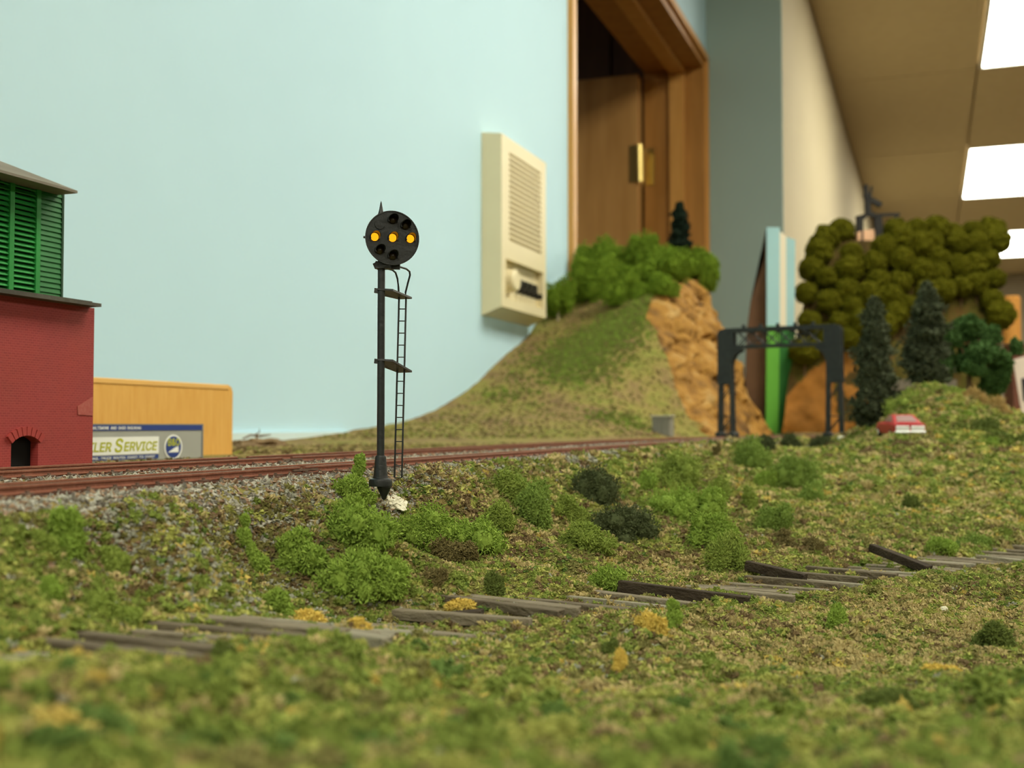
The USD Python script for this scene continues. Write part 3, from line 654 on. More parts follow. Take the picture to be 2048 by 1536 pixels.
tt1 = tq_of(hitq(405, 880, QT))[0]; zt_top = hitq(405, 848, QT)[2]; gz = ground(TQ(tt1 - .03, QT)[None, :2])[0]
tl_ = thing("highway_trailer", "silver highway trailer with blue stripe and lettering behind the track", "trailer", loc=[*TQ(tt1, QT)[:2], gz - .0005], rz=90 - math.degrees(TH))
ht = zt_top - gz + .0005; zlo = .0016
M_silver = mat("silver_paint", C(158, 160, 152), C(164, 166, 158), 40, .5, spec=.4)
M_bluep = mat("blue_paint", C(38, 62, 132), None, 10, .5); M_whitep = mat("white_paint", C(236, 238, 232), None, 10, .6); M_lime = mat("lime_lettering", C(182, 186, 34), None, 10, .6)
LT = .135
obj("trailer_body", span(-LT, 0, 0, .022, zlo, ht, .0004), M_silver, tl_)
for x in (-.012, -.024, -LT + .02):
    w = lathe([(0, -.003), (.0021, -.003), (.0023, -.0025), (.0023, .0025), (.0021, .003), (0, .003)], 20); w.apply_transform(trimesh.transformations.rotation_matrix(math.pi / 2, [1, 0, 0])); w.apply_translation((x, .008, .0021)); obj("wheel", w, M_hollow, tl_)
XT = lambda p: tq_of(hitq(p, 880, QT))[0] - tt1
ZT = lambda p, x=300: hitq(x, p, QT)[2] - (gz - .0005)
dz = lambda y0, y1, x0, x1, yy, m, nm, **k: obj(nm, span(x0, x1, yy, -.00002, y0, y1), m, tl_, **k)
y_s0, y_s1 = ht - .0029, ht - .0006
dz(y_s0, y_s1, -LT + .001, -.0006, -.00025, M_bluep, "blue_stripe")
dz(ht - .0005, ht, -LT, 0, -.0002, mat("grey_trim", C(120, 124, 126), None, 10, .5), "roof_rail")
obj("corner_post", span(-.0008, .0002, -.0003, .0225, zlo, ht), mat("grey_trim", C(120, 124, 126)), tl_)
def lettering(txt, hgt, x_right, z, m, name, slant=.18, bold=True, y=-.00027, width=None):
    t = meshkit.text_mesh(txt, hgt, .00008, bold); v = np.array(t.vertices); x0, x1 = v[:, 0].min(), v[:, 0].max()
    v[:, 0] -= x0
    if width: v[:, 0] *= width / (x1 - x0)
    wd = v[:, 0].max(); v[:, 0] += v[:, 1] * slant
    w = np.stack([v[:, 0] + x_right - wd, y - v[:, 2], v[:, 1] + z], 1)
    return trimesh.Trimesh(w, t.faces, process=False)
xs1 = XT(317)
zsg0, zsg1 = ZT(907), ZT(873)
dz(zsg0, zsg1, xs1 - .052, xs1, -.0002, M_whitep, "sign_panel")
dz(ZT(917), ZT(909), xs1 - .052, xs1, -.0002, M_bluep, "lower_stripe")
hl = (zsg1 - zsg0)
xe = xs1 - .0018
wS = XT(308) - XT(244); wI = XT(244) - XT(226)
sm = hl * .50
zb0 = zsg0 + hl * .2
parts_t = [lettering("ERVICE", sm, xe, zb0, M_lime, "", .2, width=XT(308) - XT(243)), lettering("S", hl * .74, XT(243), zb0 - hl * .04, M_lime, "", .2, width=XT(241) - XT(226)), lettering("RAILER", sm, XT(221), zb0, M_lime, "", .2, width=(XT(221) - XT(187)) * 6.3 / 3.1)]
xl = parts_t[2].vertices[:, 0].min()
parts_t.append(lettering("T", hl * .74, xl - .0004, zb0 - hl * .04, M_lime, "", .2, width=(XT(241) - XT(226)) * .95))
obj("sign_lettering", cat_(parts_t), M_lime, tl_, label="lime green sign lettering")
obj("stripe_lettering", lettering("BALTIMORE  AND  OHIO  RAILROAD", (y_s1 - y_s0) * .52, XT(281), y_s0 + (y_s1 - y_s0) * .24, M_whitep, "", 0, width=(XT(281) - XT(188)) * 1.06), M_whitep, tl_)
obj("lower_lettering", lettering("RAIL-TRUCK  ROUTES  COAST-TO-COAST", (ZT(909) - ZT(917)) * .5, XT(309), ZT(917) + (ZT(909) - ZT(917)) * .26, M_whitep, "", 0, width=(XT(309) - XT(189)) * 1.05), M_whitep, tl_)
cx, cz = XT(346), ZT(894, 346); ow, oh = (XT(364) - XT(328)) / 2, (ZT(869, 346) - ZT(919, 346)) / 2
def disc(rx, rz, y, th=.00012): 
    a = np.linspace(0, 2 * np.pi, 40, endpoint=False); return plate(np.stack([cx + rx * np.cos(a), np.full(40, y), cz + rz * np.sin(a)], 1), th)
obj("emblem_rim", disc(ow, oh, -.0002), M_whitep, tl_); obj("emblem", disc(ow * .84, oh * .86, -.00034), M_bluep, tl_, label="round blue railway emblem")
obj("emblem_lettering", lettering("B&O", oh * .55, cx + ow * .66, cz + oh * .12, M_lime, "", .05, y=-.00042, width=ow * 1.3), M_lime, tl_)
obj("emblem_wedge", cat_([plate([(cx - ow * .62, -.00043, cz - oh * .42), (cx + ow * .55, -.00043, cz - oh * .42), (cx + ow * .52, -.00043, cz + oh * .05), (cx + ow * .2, -.00043, cz - oh * .02)], .00008)]), M_whitep, tl_)
# ================================================================== signal bridge over both tracks
M_bridge = mat("bridge_black", C(36, 40, 40), C(46, 50, 48), 200, .55, spec=.35)
bl, br_ = P(1454, 864, 1.065), P(1670, 872, 1.015)
gl_, gr_ = ground(bl[None, :2])[0], ground(br_[None, :2])[0]
zb2 = min(bl[2], br_[2], gl_ , gr_) - .001
bx = br_[:2] - bl[:2]; BL = np.linalg.norm(bx); brz = math.degrees(math.atan2(bx[1], bx[0]))
bg = thing("signal_bridge", "black model signal bridge on two lattice legs spanning both tracks", "signal bridge", loc=[*bl[:2], zb2], rz=brz)
ztop = P(1560, 655, 1.04)[2] - zb2; zlow = P(1560, 694, 1.04)[2] - zb2
for x, sg in ((0, 1), (BL, -1)):
    lg = []
    for (dx, dy) in ((-.005, -.0030), (.005, -.0030), (-.005, .0030), (.005, .0030)):
        lg.append(bar((x + dx * 1.25, dy * 1.3, .006), (x + dx * .9, dy * .9, ztop - .004), .0026, .0026, (0, 1, 0)))
    for k in range(5):
        z0, z1 = .012 + k * .0145, .012 + (k + 1) * .0145
        for dy in (-.0036, .0036): lg += [bar((x - .006, dy, z0), (x + .006, dy, z1), .0008, .0012, (0, 1, 0))] if k != 1 else [bar((x - .006, dy, z0), (x + .006, dy, z0), .0010, .0012, (0, 1, 0))]
    obj("leg", cat_(lg), M_bridge, bg)
    obj("pedestal", cat_([box(.017, .015, .004, (x, 0, .002), .0006), box(.012, .012, .007, (x, 0, .0065), .001)] + [box(.006, .007, .008, (x + a, b_, .008), .001) for a in (-.0065, .0065) for b_ in (-.0045, .0045)]), M_bridge, bg)
    # gusset: the solid corner with its curved bracket
    g = [(x - sg * .0075, zlow - .016), (x - sg * .0075, ztop - .004), (x - sg * .005, ztop), (x + sg * .0085, ztop), (x + sg * .0085, zlow + .001), (x + sg * .0165, zlow - .0012)]
    a = np.linspace(0, math.pi / 2, 8); g += [(x + sg * (.0060 + .0090 * (1 - math.sin(t))), zlow - .0035 - .016 * (1 - math.cos(t))) for t in a] + [(x + sg * .006, zlow - .034), (x - sg * .008, zlow - .034)]
    gm = []
    for y in (-.0040, .0040):
        e2 = trimesh.creation.extrude_polygon(Polygon(g).buffer(0), .0012); w = np.array(e2.vertices); e2.vertices = np.stack([w[:, 0], y - .0006 + w[:, 2], w[:, 1]], 1); gm.append(e2)
    obj("gusset", cat_(gm), M_bridge, bg)
for y in (-.0040, .0040):
    obj("truss_chord", bar((.004, y, ztop - .0016), (BL - .004, y, ztop - .0016), .0024, .0030), M_bridge, bg)
    obj("truss_chord", bar((.004, y, zlow + .0012), (BL - .004, y, zlow + .0012), .0024, .0028), M_bridge, bg)
    nb = 6; w = (BL - .024) / nb
    for k in range(nb):
        x0, x1 = .012 + w * k, .012 + w * (k + 1)
        obj("truss_brace", cat_([bar((x0, y, zlow + .002), (x1, y, ztop - .003), .0008, .0010, (0, 1, 0)), bar((x0, y, ztop - .003), (x1, y, zlow + .002), .0008, .0010, (0, 1, 0))] + ([bar((x1, y, zlow), (x1, y, ztop), .0009)] if k < nb - 1 else [])), M_bridge, bg)
obj("walkway", cat_([box(BL + .002, .009, .0008, (BL / 2, 0, ztop + .0004))] + [box(.0028, .0028, .0034, (.018 + (BL - .036) * k / 4, -.003, ztop + .002)) for k in range(5)]), M_bridge, bg)

# ================================================================== the hill by the blue wall
HP = [(t, .497, h) for t, h in ((.74, -.014), (.80, -.012), (.95, -.003), (1.08, .0115), (1.2, .042), (1.30, .082), (1.40, .118), (1.457, .150), (1.53, .198), (1.62, .215))]
HP += [(t, .40, h) for t, h in ((.80, -.017), (.98, -.008), (1.1, .008), (1.2, .034), (1.3, .082), (1.4, .138), (1.5, .186), (1.62, .222))]
HP += [(t, .325, h) for t, h in ((.85, -.017), (1.0, -.011), (1.1, .0), (1.2, .024), (1.3, .076), (1.38, .132), (1.45, .178), (1.53, .205), (1.62, .219))]
HP += [(t, .27, h) for t, h in ((.9, -.016), (1.05, -.0135), (1.15, -.007), (1.25, .015), (1.32, .050), (1.40, .090), (1.5, .120), (1.62, .130))]
HP += [(t, .245, h) for t, h in ((1.0, -.016), (1.15, -.015), (1.22, -.011), (1.30, .010), (1.4, .050), (1.5, .072), (1.62, .068))]
HP += [(t, .222, h) for t, h in ((1.0, -.017), (1.15, -.016), (1.24, -.014), (1.35, -.007), (1.5, .004), (1.62, -.002))]
HP += [(t, .205, -.018) for t in (1.0, 1.2, 1.4, 1.62)]
HP = np.array(HP); HR = RBFInterpolator(HP[:, :2], HP[:, 2], kernel="thin_plate_spline", smoothing=1e-5)
ht_, hq_ = np.meshgrid(np.arange(.70, 1.625, .003), np.arange(.208, .4990, .003), indexing="ij")
hp_ = np.stack([ht_.ravel(), hq_.ravel()], 1); hz_ = HR(hp_)
p4 = np.c_[hp_, hz_]
hz_ = hz_ + .0022 * (2 * meshkit.fbm(p4 * 40, 4, 3) - 1) * np.clip((hz_ + .016) / .02, 0, 1)
# the carved rock cut: where the hill falls to the track beyond a slanting line
rock_left = lambda hz: np.interp(hz, [-.014, .03, .09, .165, .21], [1.235, 1.285, 1.34, 1.405, 1.47])
def is_rock(t, q, hz): return (t > rock_left(hz)) & (q < .335) & (hz > -.0125)
rk = is_rock(hp_[:, 0], hp_[:, 1], hz_)
lump = meshkit.fbm(np.c_[hp_[:, 0] * 26, hp_[:, 1] * 20, hz_ * 26], 4, 9); ridge = np.abs(2 * meshkit.fbm(np.c_[hp_[:, 0] * 18 + hz_ * 10, hp_[:, 1] * 18, hz_ * 40 - hp_[:, 0] * 12], 3, 13) - 1)
HZ = hz_.copy()
sh = hp_.copy(); sh[:, 1] += np.where(rk, -.034 * (lump - .5) + .012 * np.exp(-(ridge / .10) ** 2) - .012 * (meshkit.fbm(np.c_[hp_ * 90, hz_ * 90], 3, 19) - .5), 0)
hv = TQ(sh[:, 0], sh[:, 1], HZ)
n0, n1 = ht_.shape; hi_ = np.arange(n0 * n1).reshape(n0, n1)
qd = np.stack([hi_[:-1, :-1], hi_[1:, :-1], hi_[1:, 1:], hi_[:-1, 1:]], -1).reshape(-1, 4)
gnd = ground(hv[:, :2]) - CAMZ
vis_ = (HZ[qd] > gnd[qd] - .004).any(1); qd = qd[vis_]; rq = rk[qd].sum(1) >= 2
def sub(q):
    f = np.vstack([q[:, [0, 1, 2]], q[:, [0, 2, 3]]]); u, inv = np.unique(f, return_inverse=True); m = trimesh.Trimesh(hv[u], inv.reshape(-1, 3), process=False)
    if m.face_normals[:, 2].mean() < 0: m.invert()
    return m
nodes = {"geo": ("geometry", {}), "n1": ("noise_texture", {"scale": 16.0, "detail": 6.0, "roughness": .7}), "n2": ("noise_texture", {"scale": 70.0, "detail": 6.0, "roughness": .7}),
         "r1": ("rgb_ramp", {"ramp": [(.36, C(104, 80, 60)), (.47, C(134, 112, 74)), (.56, C(130, 122, 62)), (.68, C(112, 124, 52))]}), "r2": ("rgb_ramp", {"ramp": [(.34, C(104, 88, 58)), (.62, C(142, 132, 74))]}),
         "m": ("mix_color", {"fac": .35}), "b": ("bump", {"strength": .5, "distance": .001}), "p": ("principled_bsdf", {"roughness": .95, "specular_ior_level": .15})}
M_hill = usdkit.material(stage, "/World/Looks/hill_turf", nodes, [("geo.position", "n1.vector"), ("geo.position", "n2.vector"), ("n1.fac", "r1.fac"), ("n2.fac", "r2.fac"), ("r1.color", "m.a"), ("r2.color", "m.b"), ("m.result", "p.base_color"), ("n2.fac", "b.height"), ("b.normal", "p.normal")], surface="p.BSDF")
M_rock = mat("ochre_rock", C(158, 104, 40), C(212, 164, 96), 26, .8, .8, 90, detail=6, world=True, dist=.006, ramp=[(.30, C(66, 44, 14)), (.42, C(124, 86, 26)), (.54, C(156, 112, 40)), (.66, C(172, 140, 84)), (.78, C(136, 88, 26))])
hill = thing("model_hill", "steep grassy model hill against the blue wall with an ochre rock cut", "hill", loc=(0, 0, 0))
obj("grass_slope", sub(qd[~rq]), M_hill, hill, smooth=True)
obj("rock_face", sub(qd[rq]), M_rock, hill, label="ochre carved rock face on the track side", smooth=35)
# closed off at its far end
e_ = hi_[-1]; ev = hv[e_]; lo_ = ev.copy(); lo_[:, 2] = CAMZ - .02; ne = len(e_)
ef = np.concatenate([np.stack([np.arange(ne - 1), np.arange(1, ne), ne + np.arange(ne - 1)], -1), np.stack([np.arange(1, ne), ne + np.arange(1, ne), ne + np.arange(ne - 1)], -1)])
obj("end_former", (np.vstack([ev, lo_]), ef), mat("brown_former", C(104, 76, 50), None, 10, .8), hill)
HI = RegularGridInterpolator((np.arange(.70, 1.625, .003)[:n0], np.arange(.208, .4990, .003)[:n1]), HZ.reshape(n0, n1), bounds_error=False, fill_value=-1)
def hill_hit(px, py):
    r = ray(px, py); Y = np.arange(.8, 2.0, .003); pts = r[None] * (Y / r[1])[:, None] + np.array([0, 0, CAMZ])
    t, q = tq_of(pts); z = HI(np.stack([t, q], -1)) + CAMZ
    b = np.nonzero(pts[:, 2] < z)[0]
    if len(b): return pts[b[0]]
    k = np.argmin(np.where(z > 0, pts[:, 2] - z, 9)); return np.array([pts[k, 0], pts[k, 1], z[k]])

# ---- painted backdrop boards beyond the hill
M_bk = mat("hardboard_back", C(96, 66, 42), C(108, 76, 48), 20, .75); M_bkb = mat("sky_paint", C(150, 190, 196), C(158, 198, 202), 6, .6); M_bkg = mat("meadow_paint", C(86, 158, 44), C(98, 170, 54), 6, .6); M_bkw = mat("board_edge", C(226, 214, 190), None, 6, .8)
def flat(pxs, Y, m, name, parent, th=.003, **k): return obj(name, plate([P(x, y, Y) for x, y in pxs], th), m, parent, **k)
bk = thing("backdrop_board", "upright backdrop board painted light blue above and bright green below", "backdrop board", loc=(0, 0, 0))
YB = 1.61
flat([(1533, 455), (1559, 455), (1559, 652), (1533, 652)], YB, M_bkb, "sky_panel", bk)
flat([(1533, 652.3), (1559, 652.3), (1556, 868), (1531, 868)], YB, M_bkg, "meadow_panel", bk)
flat([(1558.8, 462), (1572, 473), (1572, 652), (1558.8, 652)], YB + .004, M_bkw, "board_edge", bk, label="bare cream edge of the board")
flat([(1572, 474), (1590, 480), (1588, 652), (1572, 652)], YB + .012, M_bkb, "side_panel", bk)
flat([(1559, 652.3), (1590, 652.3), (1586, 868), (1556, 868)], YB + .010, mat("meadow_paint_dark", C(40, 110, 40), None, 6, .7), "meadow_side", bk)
flat([(1532.6, 456), (1528, 520), (1514, 560), (1502, 600), (1494, 660), (1486, 870), (1532.6, 870)], YB + .02, M_bk, "brown_back", bk, label="bare brown hardboard back")

# ================================================================== the far hill with its tunnel
YH = 1.56
def far_surface(u, v):
    """u across (0..1), v up the front then back over the top (0..1.5)."""
    xl = np.interp(v, [0, .45, .8, 1.0, 1.6], [1570, 1592, 1612, 1632, 1640]); xr = np.interp(v, [0, 1, 1.6], [2014, 2000, 1996])
    px = xl + (xr - xl) * u
    yb = 866.0; front = np.minimum(v, 1.0)
    yt = np.interp(u, [0, .12, .3, .55, .8, 1], [500, 478, 482, 478, 478, 474])
    py = yb + (yt - yb) * front ** 1.0
    Y = YH + .13 * front ** 1.4 + .05 * np.cos(u * 7) * .3 + np.maximum(v - 1, 0) * .42
    base = np.array([P(x, y, Yy) for x, y, Yy in zip(px.ravel(), py.ravel(), (YH + .13 * front ** 1.4).ravel())])
    base[:, 1] += (Y - (YH + .13 * front ** 1.4)).ravel(); base[:, 0] += np.maximum(v.ravel() - 1, 0) * .42 * .36
    base[:, 2] -= np.maximum(v.ravel() - 1.25, 0) * .25
    return base
nu, nv_ = 110, 120
uu, vv = np.meshgrid(np.linspace(0, 1, nu), np.linspace(0, 1.7, nv_), indexing="ij")
fv = far_surface(uu, vv)
amp = .030 * (meshkit.fbm(fv * 9, 4, 21) - .5) + .012 * (meshkit.fbm(fv * 30, 3, 22) - .5)
fv[:, 1] += amp * 1.4; fv[:, 2] += amp * .3 * (vv.ravel() > .1)
fi = np.arange(nu * nv_).reshape(nu, nv_); fq = np.stack([fi[:-1, :-1], fi[1:, :-1], fi[1:, 1:], fi[:-1, 1:]], -1).reshape(-1, 4)
# the tunnel's opening
uc, vc = uu.ravel()[fq].mean(1), vv.ravel()[fq].mean(1)
ptx = P(1822, 800, YH); openq = (np.abs(fv[fq].mean(1)[:, 0] - ptx[0]) < .045) & (fv[fq].mean(1)[:, 2] < CAMZ + .050)
fq = fq[~openq]
rockp = meshkit.fbm(np.c_[uc * 7, vc * 5, uc * 0], 3, 31)[~openq]; vcq = vc[~openq]
ucq = uc[~openq]; rkq = (vcq < np.interp(ucq, [0, .1, .25, .36, .42], [.2, .33, .42, .25, 0])) & (rockp > .40)
def subf(q):
    f = np.vstack([q[:, [0, 1, 2]], q[:, [0, 2, 3]]]); u, inv = np.unique(f, return_inverse=True); return trimesh.Trimesh(fv[u], inv.reshape(-1, 3), process=False)
fh = thing("forest_hill", "tall far model hill crowded with olive trees above a tunnel", "hill", loc=(0, 0, 0))
M_fh = mat("dark_forest_floor", C(84, 70, 34), C(98, 88, 34), 24, .95, .3, 200, world=True, spec=.1, ramp=[(.3, C(54, 44, 24)), (.45, C(76, 60, 30)), (.6, C(70, 66, 24)), (.75, C(88, 66, 34))])
M_fr = mat("orange_rock", C(112, 74, 28), C(146, 96, 38), 22, .85, .6, 90, world=True, spec=.15)
obj("hillside", subf(fq[~rkq]), M_fh, fh, smooth=True)
obj("rock_outcrop", subf(fq[rkq]), M_fr, fh, label="orange brown rock at the hill's foot", smooth=True)
side = np.concatenate([fi[-1, :]]); sv = fv[side]; bot = sv.copy(); bot[:, 2] = np.minimum(bot[:, 2], CAMZ - .016); bot[:, 1] = np.maximum(sv[:, 1], sv[:, 1]); n_s = len(sv)
sf = np.concatenate([np.stack([np.arange(n_s - 1), n_s + np.arange(n_s - 1), np.arange(1, n_s)], -1), np.stack([np.arange(1, n_s), n_s + np.arange(n_s - 1), n_s + np.arange(1, n_s)], -1)])
obj("cut_end", (np.vstack([sv, bot]), sf), M_fh, fh)
tp_ = ptx[:2]; pz = ground(tp_[None])[0]
M_conc = mat("grey_portal", C(96, 88, 76), C(112, 104, 90), 60, .9)
pcx = []
def pbox(x0, x1, y0, y1, z0, z1): return span(ptx[0] + x0, ptx[0] + x1, YH + y0, YH + y1, CAMZ + z0, CAMZ + z1)
obj("tunnel_portal", cat_([pbox(-.052, .052, -.030, -.005, .048, .062), pbox(-.052, -.036, -.028, .02, -.018, .0478), pbox(.036, .052, -.028, .02, -.018, .0478)]), M_conc, fh, label="grey concrete tunnel mouth")
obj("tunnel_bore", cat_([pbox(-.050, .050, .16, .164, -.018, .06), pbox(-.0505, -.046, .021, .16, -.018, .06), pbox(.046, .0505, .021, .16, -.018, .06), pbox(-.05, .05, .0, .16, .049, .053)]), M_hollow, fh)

# ---- olive puffball trees on it
M_ol = mat("olive_foam", C(92, 90, 16), C(126, 118, 32), 90, .95, .9, 420, island=.5, spec=.08, dist=.004)
def puff(seed, r=.0168):
    g = np.random.default_rng(seed)
    m = blob(r, 4, .22, 2.2, seed); v = np.array(m.vertices); v *= (1 + .10 * (meshkit.fbm(v * 260, 3, seed) - .5))[:, None]
    d = g.normal(size=(1400, 3)); d /= np.linalg.norm(d, axis=1, keepdims=True)
    rr = np.linalg.norm(v, axis=1).mean(); k = cKDTree(v / np.linalg.norm(v, axis=1, keepdims=True)).query(d)[1]
    return cat_([trimesh.Trimesh(v, m.faces, process=False), crumbs(v[k] * g.uniform(.97, 1.06, (1400, 1)), .0013, g, 1.5)])
def tree_thing(name, seed, m, trunk, label, cat, loc, s, rz=0.0, group=None):
    t = thing(name, label, cat, loc=loc, rz=rz, group=group, scale=s)
    pm = puff(seed); pm.apply_translation((0, 0, .006)); obj("crown", pm, m, t)
    obj("trunk", tube([(0, 0, -.028), (.0005, 0, -.01)], [.0012, .001], 7), trunk, t); return t
M_trunk = mat("twig_brown", C(92, 70, 48), C(112, 88, 62), 300, .9)
rr_ = np.random.default_rng(77)
tocc = []
tr_s = []
fn_u = RegularGridInterpolator((np.linspace(0, 1, nu), np.linspace(0, 1.7, nv_)), fv.reshape(nu, nv_, 3))
tries = 0
while len(tr_s) < 100 and tries < 9000:
    tries += 1
    u, v = rr_.uniform(.0, 1), rr_.uniform(.30, 1.22)
    lowlim = np.interp(u, [0, .1, .3, .45, .6, .8, .93, 1], [.36, .40, .44, .52, .66, .70, .70, .5])
    if v < lowlim or (.13 < u < .38 and v > .90): continue
    p = fn_u([[u, v]])[0]
    if any(np.linalg.norm(p - o) < .0278 for o in tocc): continue
    tocc.append(p); tr_s.append((p, u, v))
prot = []
lab_o = "round olive green puffball tree on the forested far hill"
for i, (p, u, v) in enumerate(tr_s):
    s = rr_.uniform(.82, 1.22); lc = p + np.array([0, -.008, .008])
    if i < 4: prot.append(tree_thing("puffball_tree", 100 + i, M_ol, M_trunk, lab_o, "tree", lc, s, group="puffball trees on the far hill"))
    else: copy_of(prot[i % 4], "puffball_tree", lc, rr_.uniform(0, 360), s, lab_o, "tree", "puffball trees on the far hill")

# ---- dark machinery on top of the hill
M_mach = mat("dark_machine", C(22, 20, 16), C(30, 27, 22), 200, .7)
YM = 1.74
mc = thing("mine_derrick", "dark spindly derrick with a sloping brace on top of the far hill", "derrick", loc=(0, 0, 0))
B_ = lambda a, b, w, h=None: bar(P(*a, YM), P(*b, YM), w * 1.25, h, (0, 1, 0))
obj("post", B_((1719, 492), (1719, 436), .0075), M_mach, mc); obj("post", B_((1756, 496), (1752, 433), .006), M_mach, mc); obj("post", B_((1766, 492), (1760, 434), .004), M_mach, mc)
obj("arch_beam", cat_([B_((1712, 436), (1730, 431), .004), B_((1726, 436), (1736, 425), .005), B_((1734, 425), (1752, 434), .006), B_((1744, 431), (1799, 429), .0035)]), M_mach, mc)
obj("jib", B_((1798, 428), (1765, 466), .0028), M_mach, mc)
obj("mast", cat_([B_((1736, 428), (1735, 402), .0062), B_((1733, 402), (1731, 370), .0045), B_((1739, 402), (1743, 373), .0025), B_((1728, 393), (1737, 391), .006)]), M_mach, mc)
obj("spout", B_((1740, 399), (1762, 411), .0062), M_mach, mc, label="dark slanting spout")
mb = thing("loading_shed", "pale pinkish block under the dark derrick on the far hill", "shed", loc=(0, 0, 0))
obj("shed_body", plate([P(x, y, YM + .01) for x, y in ((1714, 463), (1752, 461), (1764, 474), (1766, 510), (1714, 510))], .022), mat("pale_pink", C(226, 178, 140), None, 20, .7), mb)
obj("shed_ledge", plate([P(x, y, YM - .002) for x, y in ((1713, 466), (1720, 463), (1720, 510), (1713, 510))], .01), mat("pale_pink", C(226, 178, 140)), mb)
fg = thing("leaning_board", "pale leaning board left of the derrick on the far hill", "board", loc=(0, 0, 0))
obj("plank", plate([P(x, y, YM - .03) for x, y in ((1668, 447), (1676, 449), (1688, 475), (1690, 500), (1680, 500))], .006), mat("pale_pink2", C(232, 190, 150), None, 20, .7), fg)
obj("knob", trimesh.Trimesh(*V(blob(.0042, 2, .1))).apply_translation(P(1664, 478, YM - .06)), mat("salmon", C(224, 140, 100), None, 20, .6), fg)

# ================================================================== things beyond the layout at the right edge
tb1 = thing("mailing_tube", "orange brown cardboard tube standing beyond the far hill's right edge", "tube", loc=P(2024, 690, 2.2))
obj("tube_body", lathe([(0, 0), (.017, 0), (.017, .091), (.0145, .096), (0, .096)], 24), mat("orange_card", C(206, 142, 60), C(214, 152, 72), 30, .7), tb1)
stz = P(2024, 690, 2.2)[2]
st = thing("storage_stand", "brown stand holding the orange tube at the right edge", "stand", loc=[*P(2024, 690, 2.2)[:2], 0])
obj("stand_post", span(-.012, .10, -.03, .012, 0, stz - .0002), mat("brown_stand", C(104, 62, 46), C(120, 74, 54), 30, .7, stretch=(30, 30, 1)), st)
pc = thing("printed_card", "white card with a dark printed picture at the right edge of the layout", "card", loc=(0, 0, 0))
YP = 1.35
obj("card_sheet", plate([P(x, y, YP) for x, y in ((2026, 720), (2090, 700), (2100, 900), (2052, 880))], .0015), mat("white_card", C(222, 206, 190), None, 20, .7), pc)
obj("printed_picture", plate([P(x, y, YP - .0014) for x, y in ((2043, 757), (2085, 750), (2090, 800), (2047, 802))], .0006), mat("dark_print", C(30, 26, 40), None, 20, .6), pc)
# ================================================================== the old trackbed: loose weathered ties
M_old = [mat(f"weathered_tie_{i}", a, b, 120, .9, .5, 500, stretch=(.35, 3, 3), spec=.15) for i, (a, b) in enumerate(((C(104, 94, 78), C(140, 130, 110)), (C(84, 74, 60), C(118, 108, 90)), (C(120, 114, 98), C(154, 148, 128))))]
M_tiedark = mat("dark_stained_tie", C(52, 44, 36), C(74, 64, 52), 120, .9, .5, 500, stretch=(.35, 3, 3), spec=.15)
rt = np.random.default_rng(31)
seg = np.r_[0, np.cumsum(np.linalg.norm(np.diff(OLDP[:, :2], axis=0), axis=1))]
def tie_mesh(seed, L=.0295, W=.0027, Hh=.0022):
    m = box(L, W, Hh, b=.00018); m = m.subdivide(); v = np.array(m.vertices); v += .00022 * (meshkit.noise(v * [200, 900, 900] + seed * 9.1, seed)[:, None] - .5) * np.array([2.2, 1, 1]); m.vertices = v; return m
TIEXY = []
def put_tie(x, y, z, yaw, roll, pitch, m, label, group=None, mesh=None):
    e = trimesh.transformations.euler_matrix(roll, pitch, yaw, "sxyz")
    mm = (mesh or tie_mesh(int(rt.integers(1, 999)), L=.0295 * rt.uniform(.92, 1.05))).copy(); mm.apply_transform(e)
    px = UsdGeom.Xform.Define(stage, "/World/" + numbered("/World", "railway_tie")) if False else None
    me = usdkit.mesh(stage, "/World/" + numbered("/World", "railway_tie"), mm, m); me.AddTranslateOp().Set(Gf.Vec3d(float(x), float(y), float(z)))
    TIEXY.append((x, y, yaw)); return tag(me.GetPrim(), label, "railway tie", group)
gt_lab = "weathered grey wooden tie lying in line in the overgrown old trackbed"
s = .004
while s < seg[-1] - .01:
    x, y = (np.interp(s, seg, OLDP[:, k]) for k in (0, 1)); f_ = s / seg[-1]
    if rt.uniform() < np.interp(f_, [.1, .4], [.62, .92]):
        yaw = -math.radians(np.interp(f_, [0, .3, 1], [11, 30, 41])) + rt.normal(0, .035)
        ox, oy = math.cos(yaw), math.sin(yaw); j = rt.normal(0, .0012)
        gx = np.array([[x + ox * k, y + oy * k] for k in (-.012, 0, .012)]); g3 = ground(gx)
        pit = -math.atan2(g3[2] - g3[0], .024) * .35
        put_tie(x + ox * j, y + oy * j, g3.mean() + np.interp(f_, [.1, .5], [.0000, .0006]) + rt.uniform(-.0004, .0007), yaw, rt.normal(0, .05), pit, M_old[rt.choice(3, p=[.5, .25, .25])], gt_lab, "weathered ties of the old trackbed")
    s += .0076 + rt.normal(0, .0004)
def odd_tie(a, b, Ya, Yb, m, label, lift=0.0, W=.0027, Hh=.0024):
    pa, pb_ = P(*a, Ya), P(*b, Yb); d = pb_ - pa; L = np.linalg.norm(d)
    c = (pa + pb_) / 2; yaw = math.atan2(d[1], d[0]); pit = -math.asin(d[2] / L)
    put_tie(c[0], c[1], c[2] + lift, yaw, 0.0, pit, m, label, None, tie_mesh(77, L, W, Hh))
odd_tie((1743, 1095), (1858, 1140), .372, .352, M_tiedark, "dark tie tilted out of the old trackbed with one end in the air", W=.0030, Hh=.0026)
odd_tie((1494, 1130), (1610, 1158), .335, .322, M_tiedark, "dark tie lying aslant against the bank where the green bushes end", W=.0028, Hh=.0028)
odd_tie((1238, 1178), (1498, 1212), .292, .276, M_tiedark, "dark thick tie on edge in the middle of the old trackbed", W=.0024, Hh=.0046)
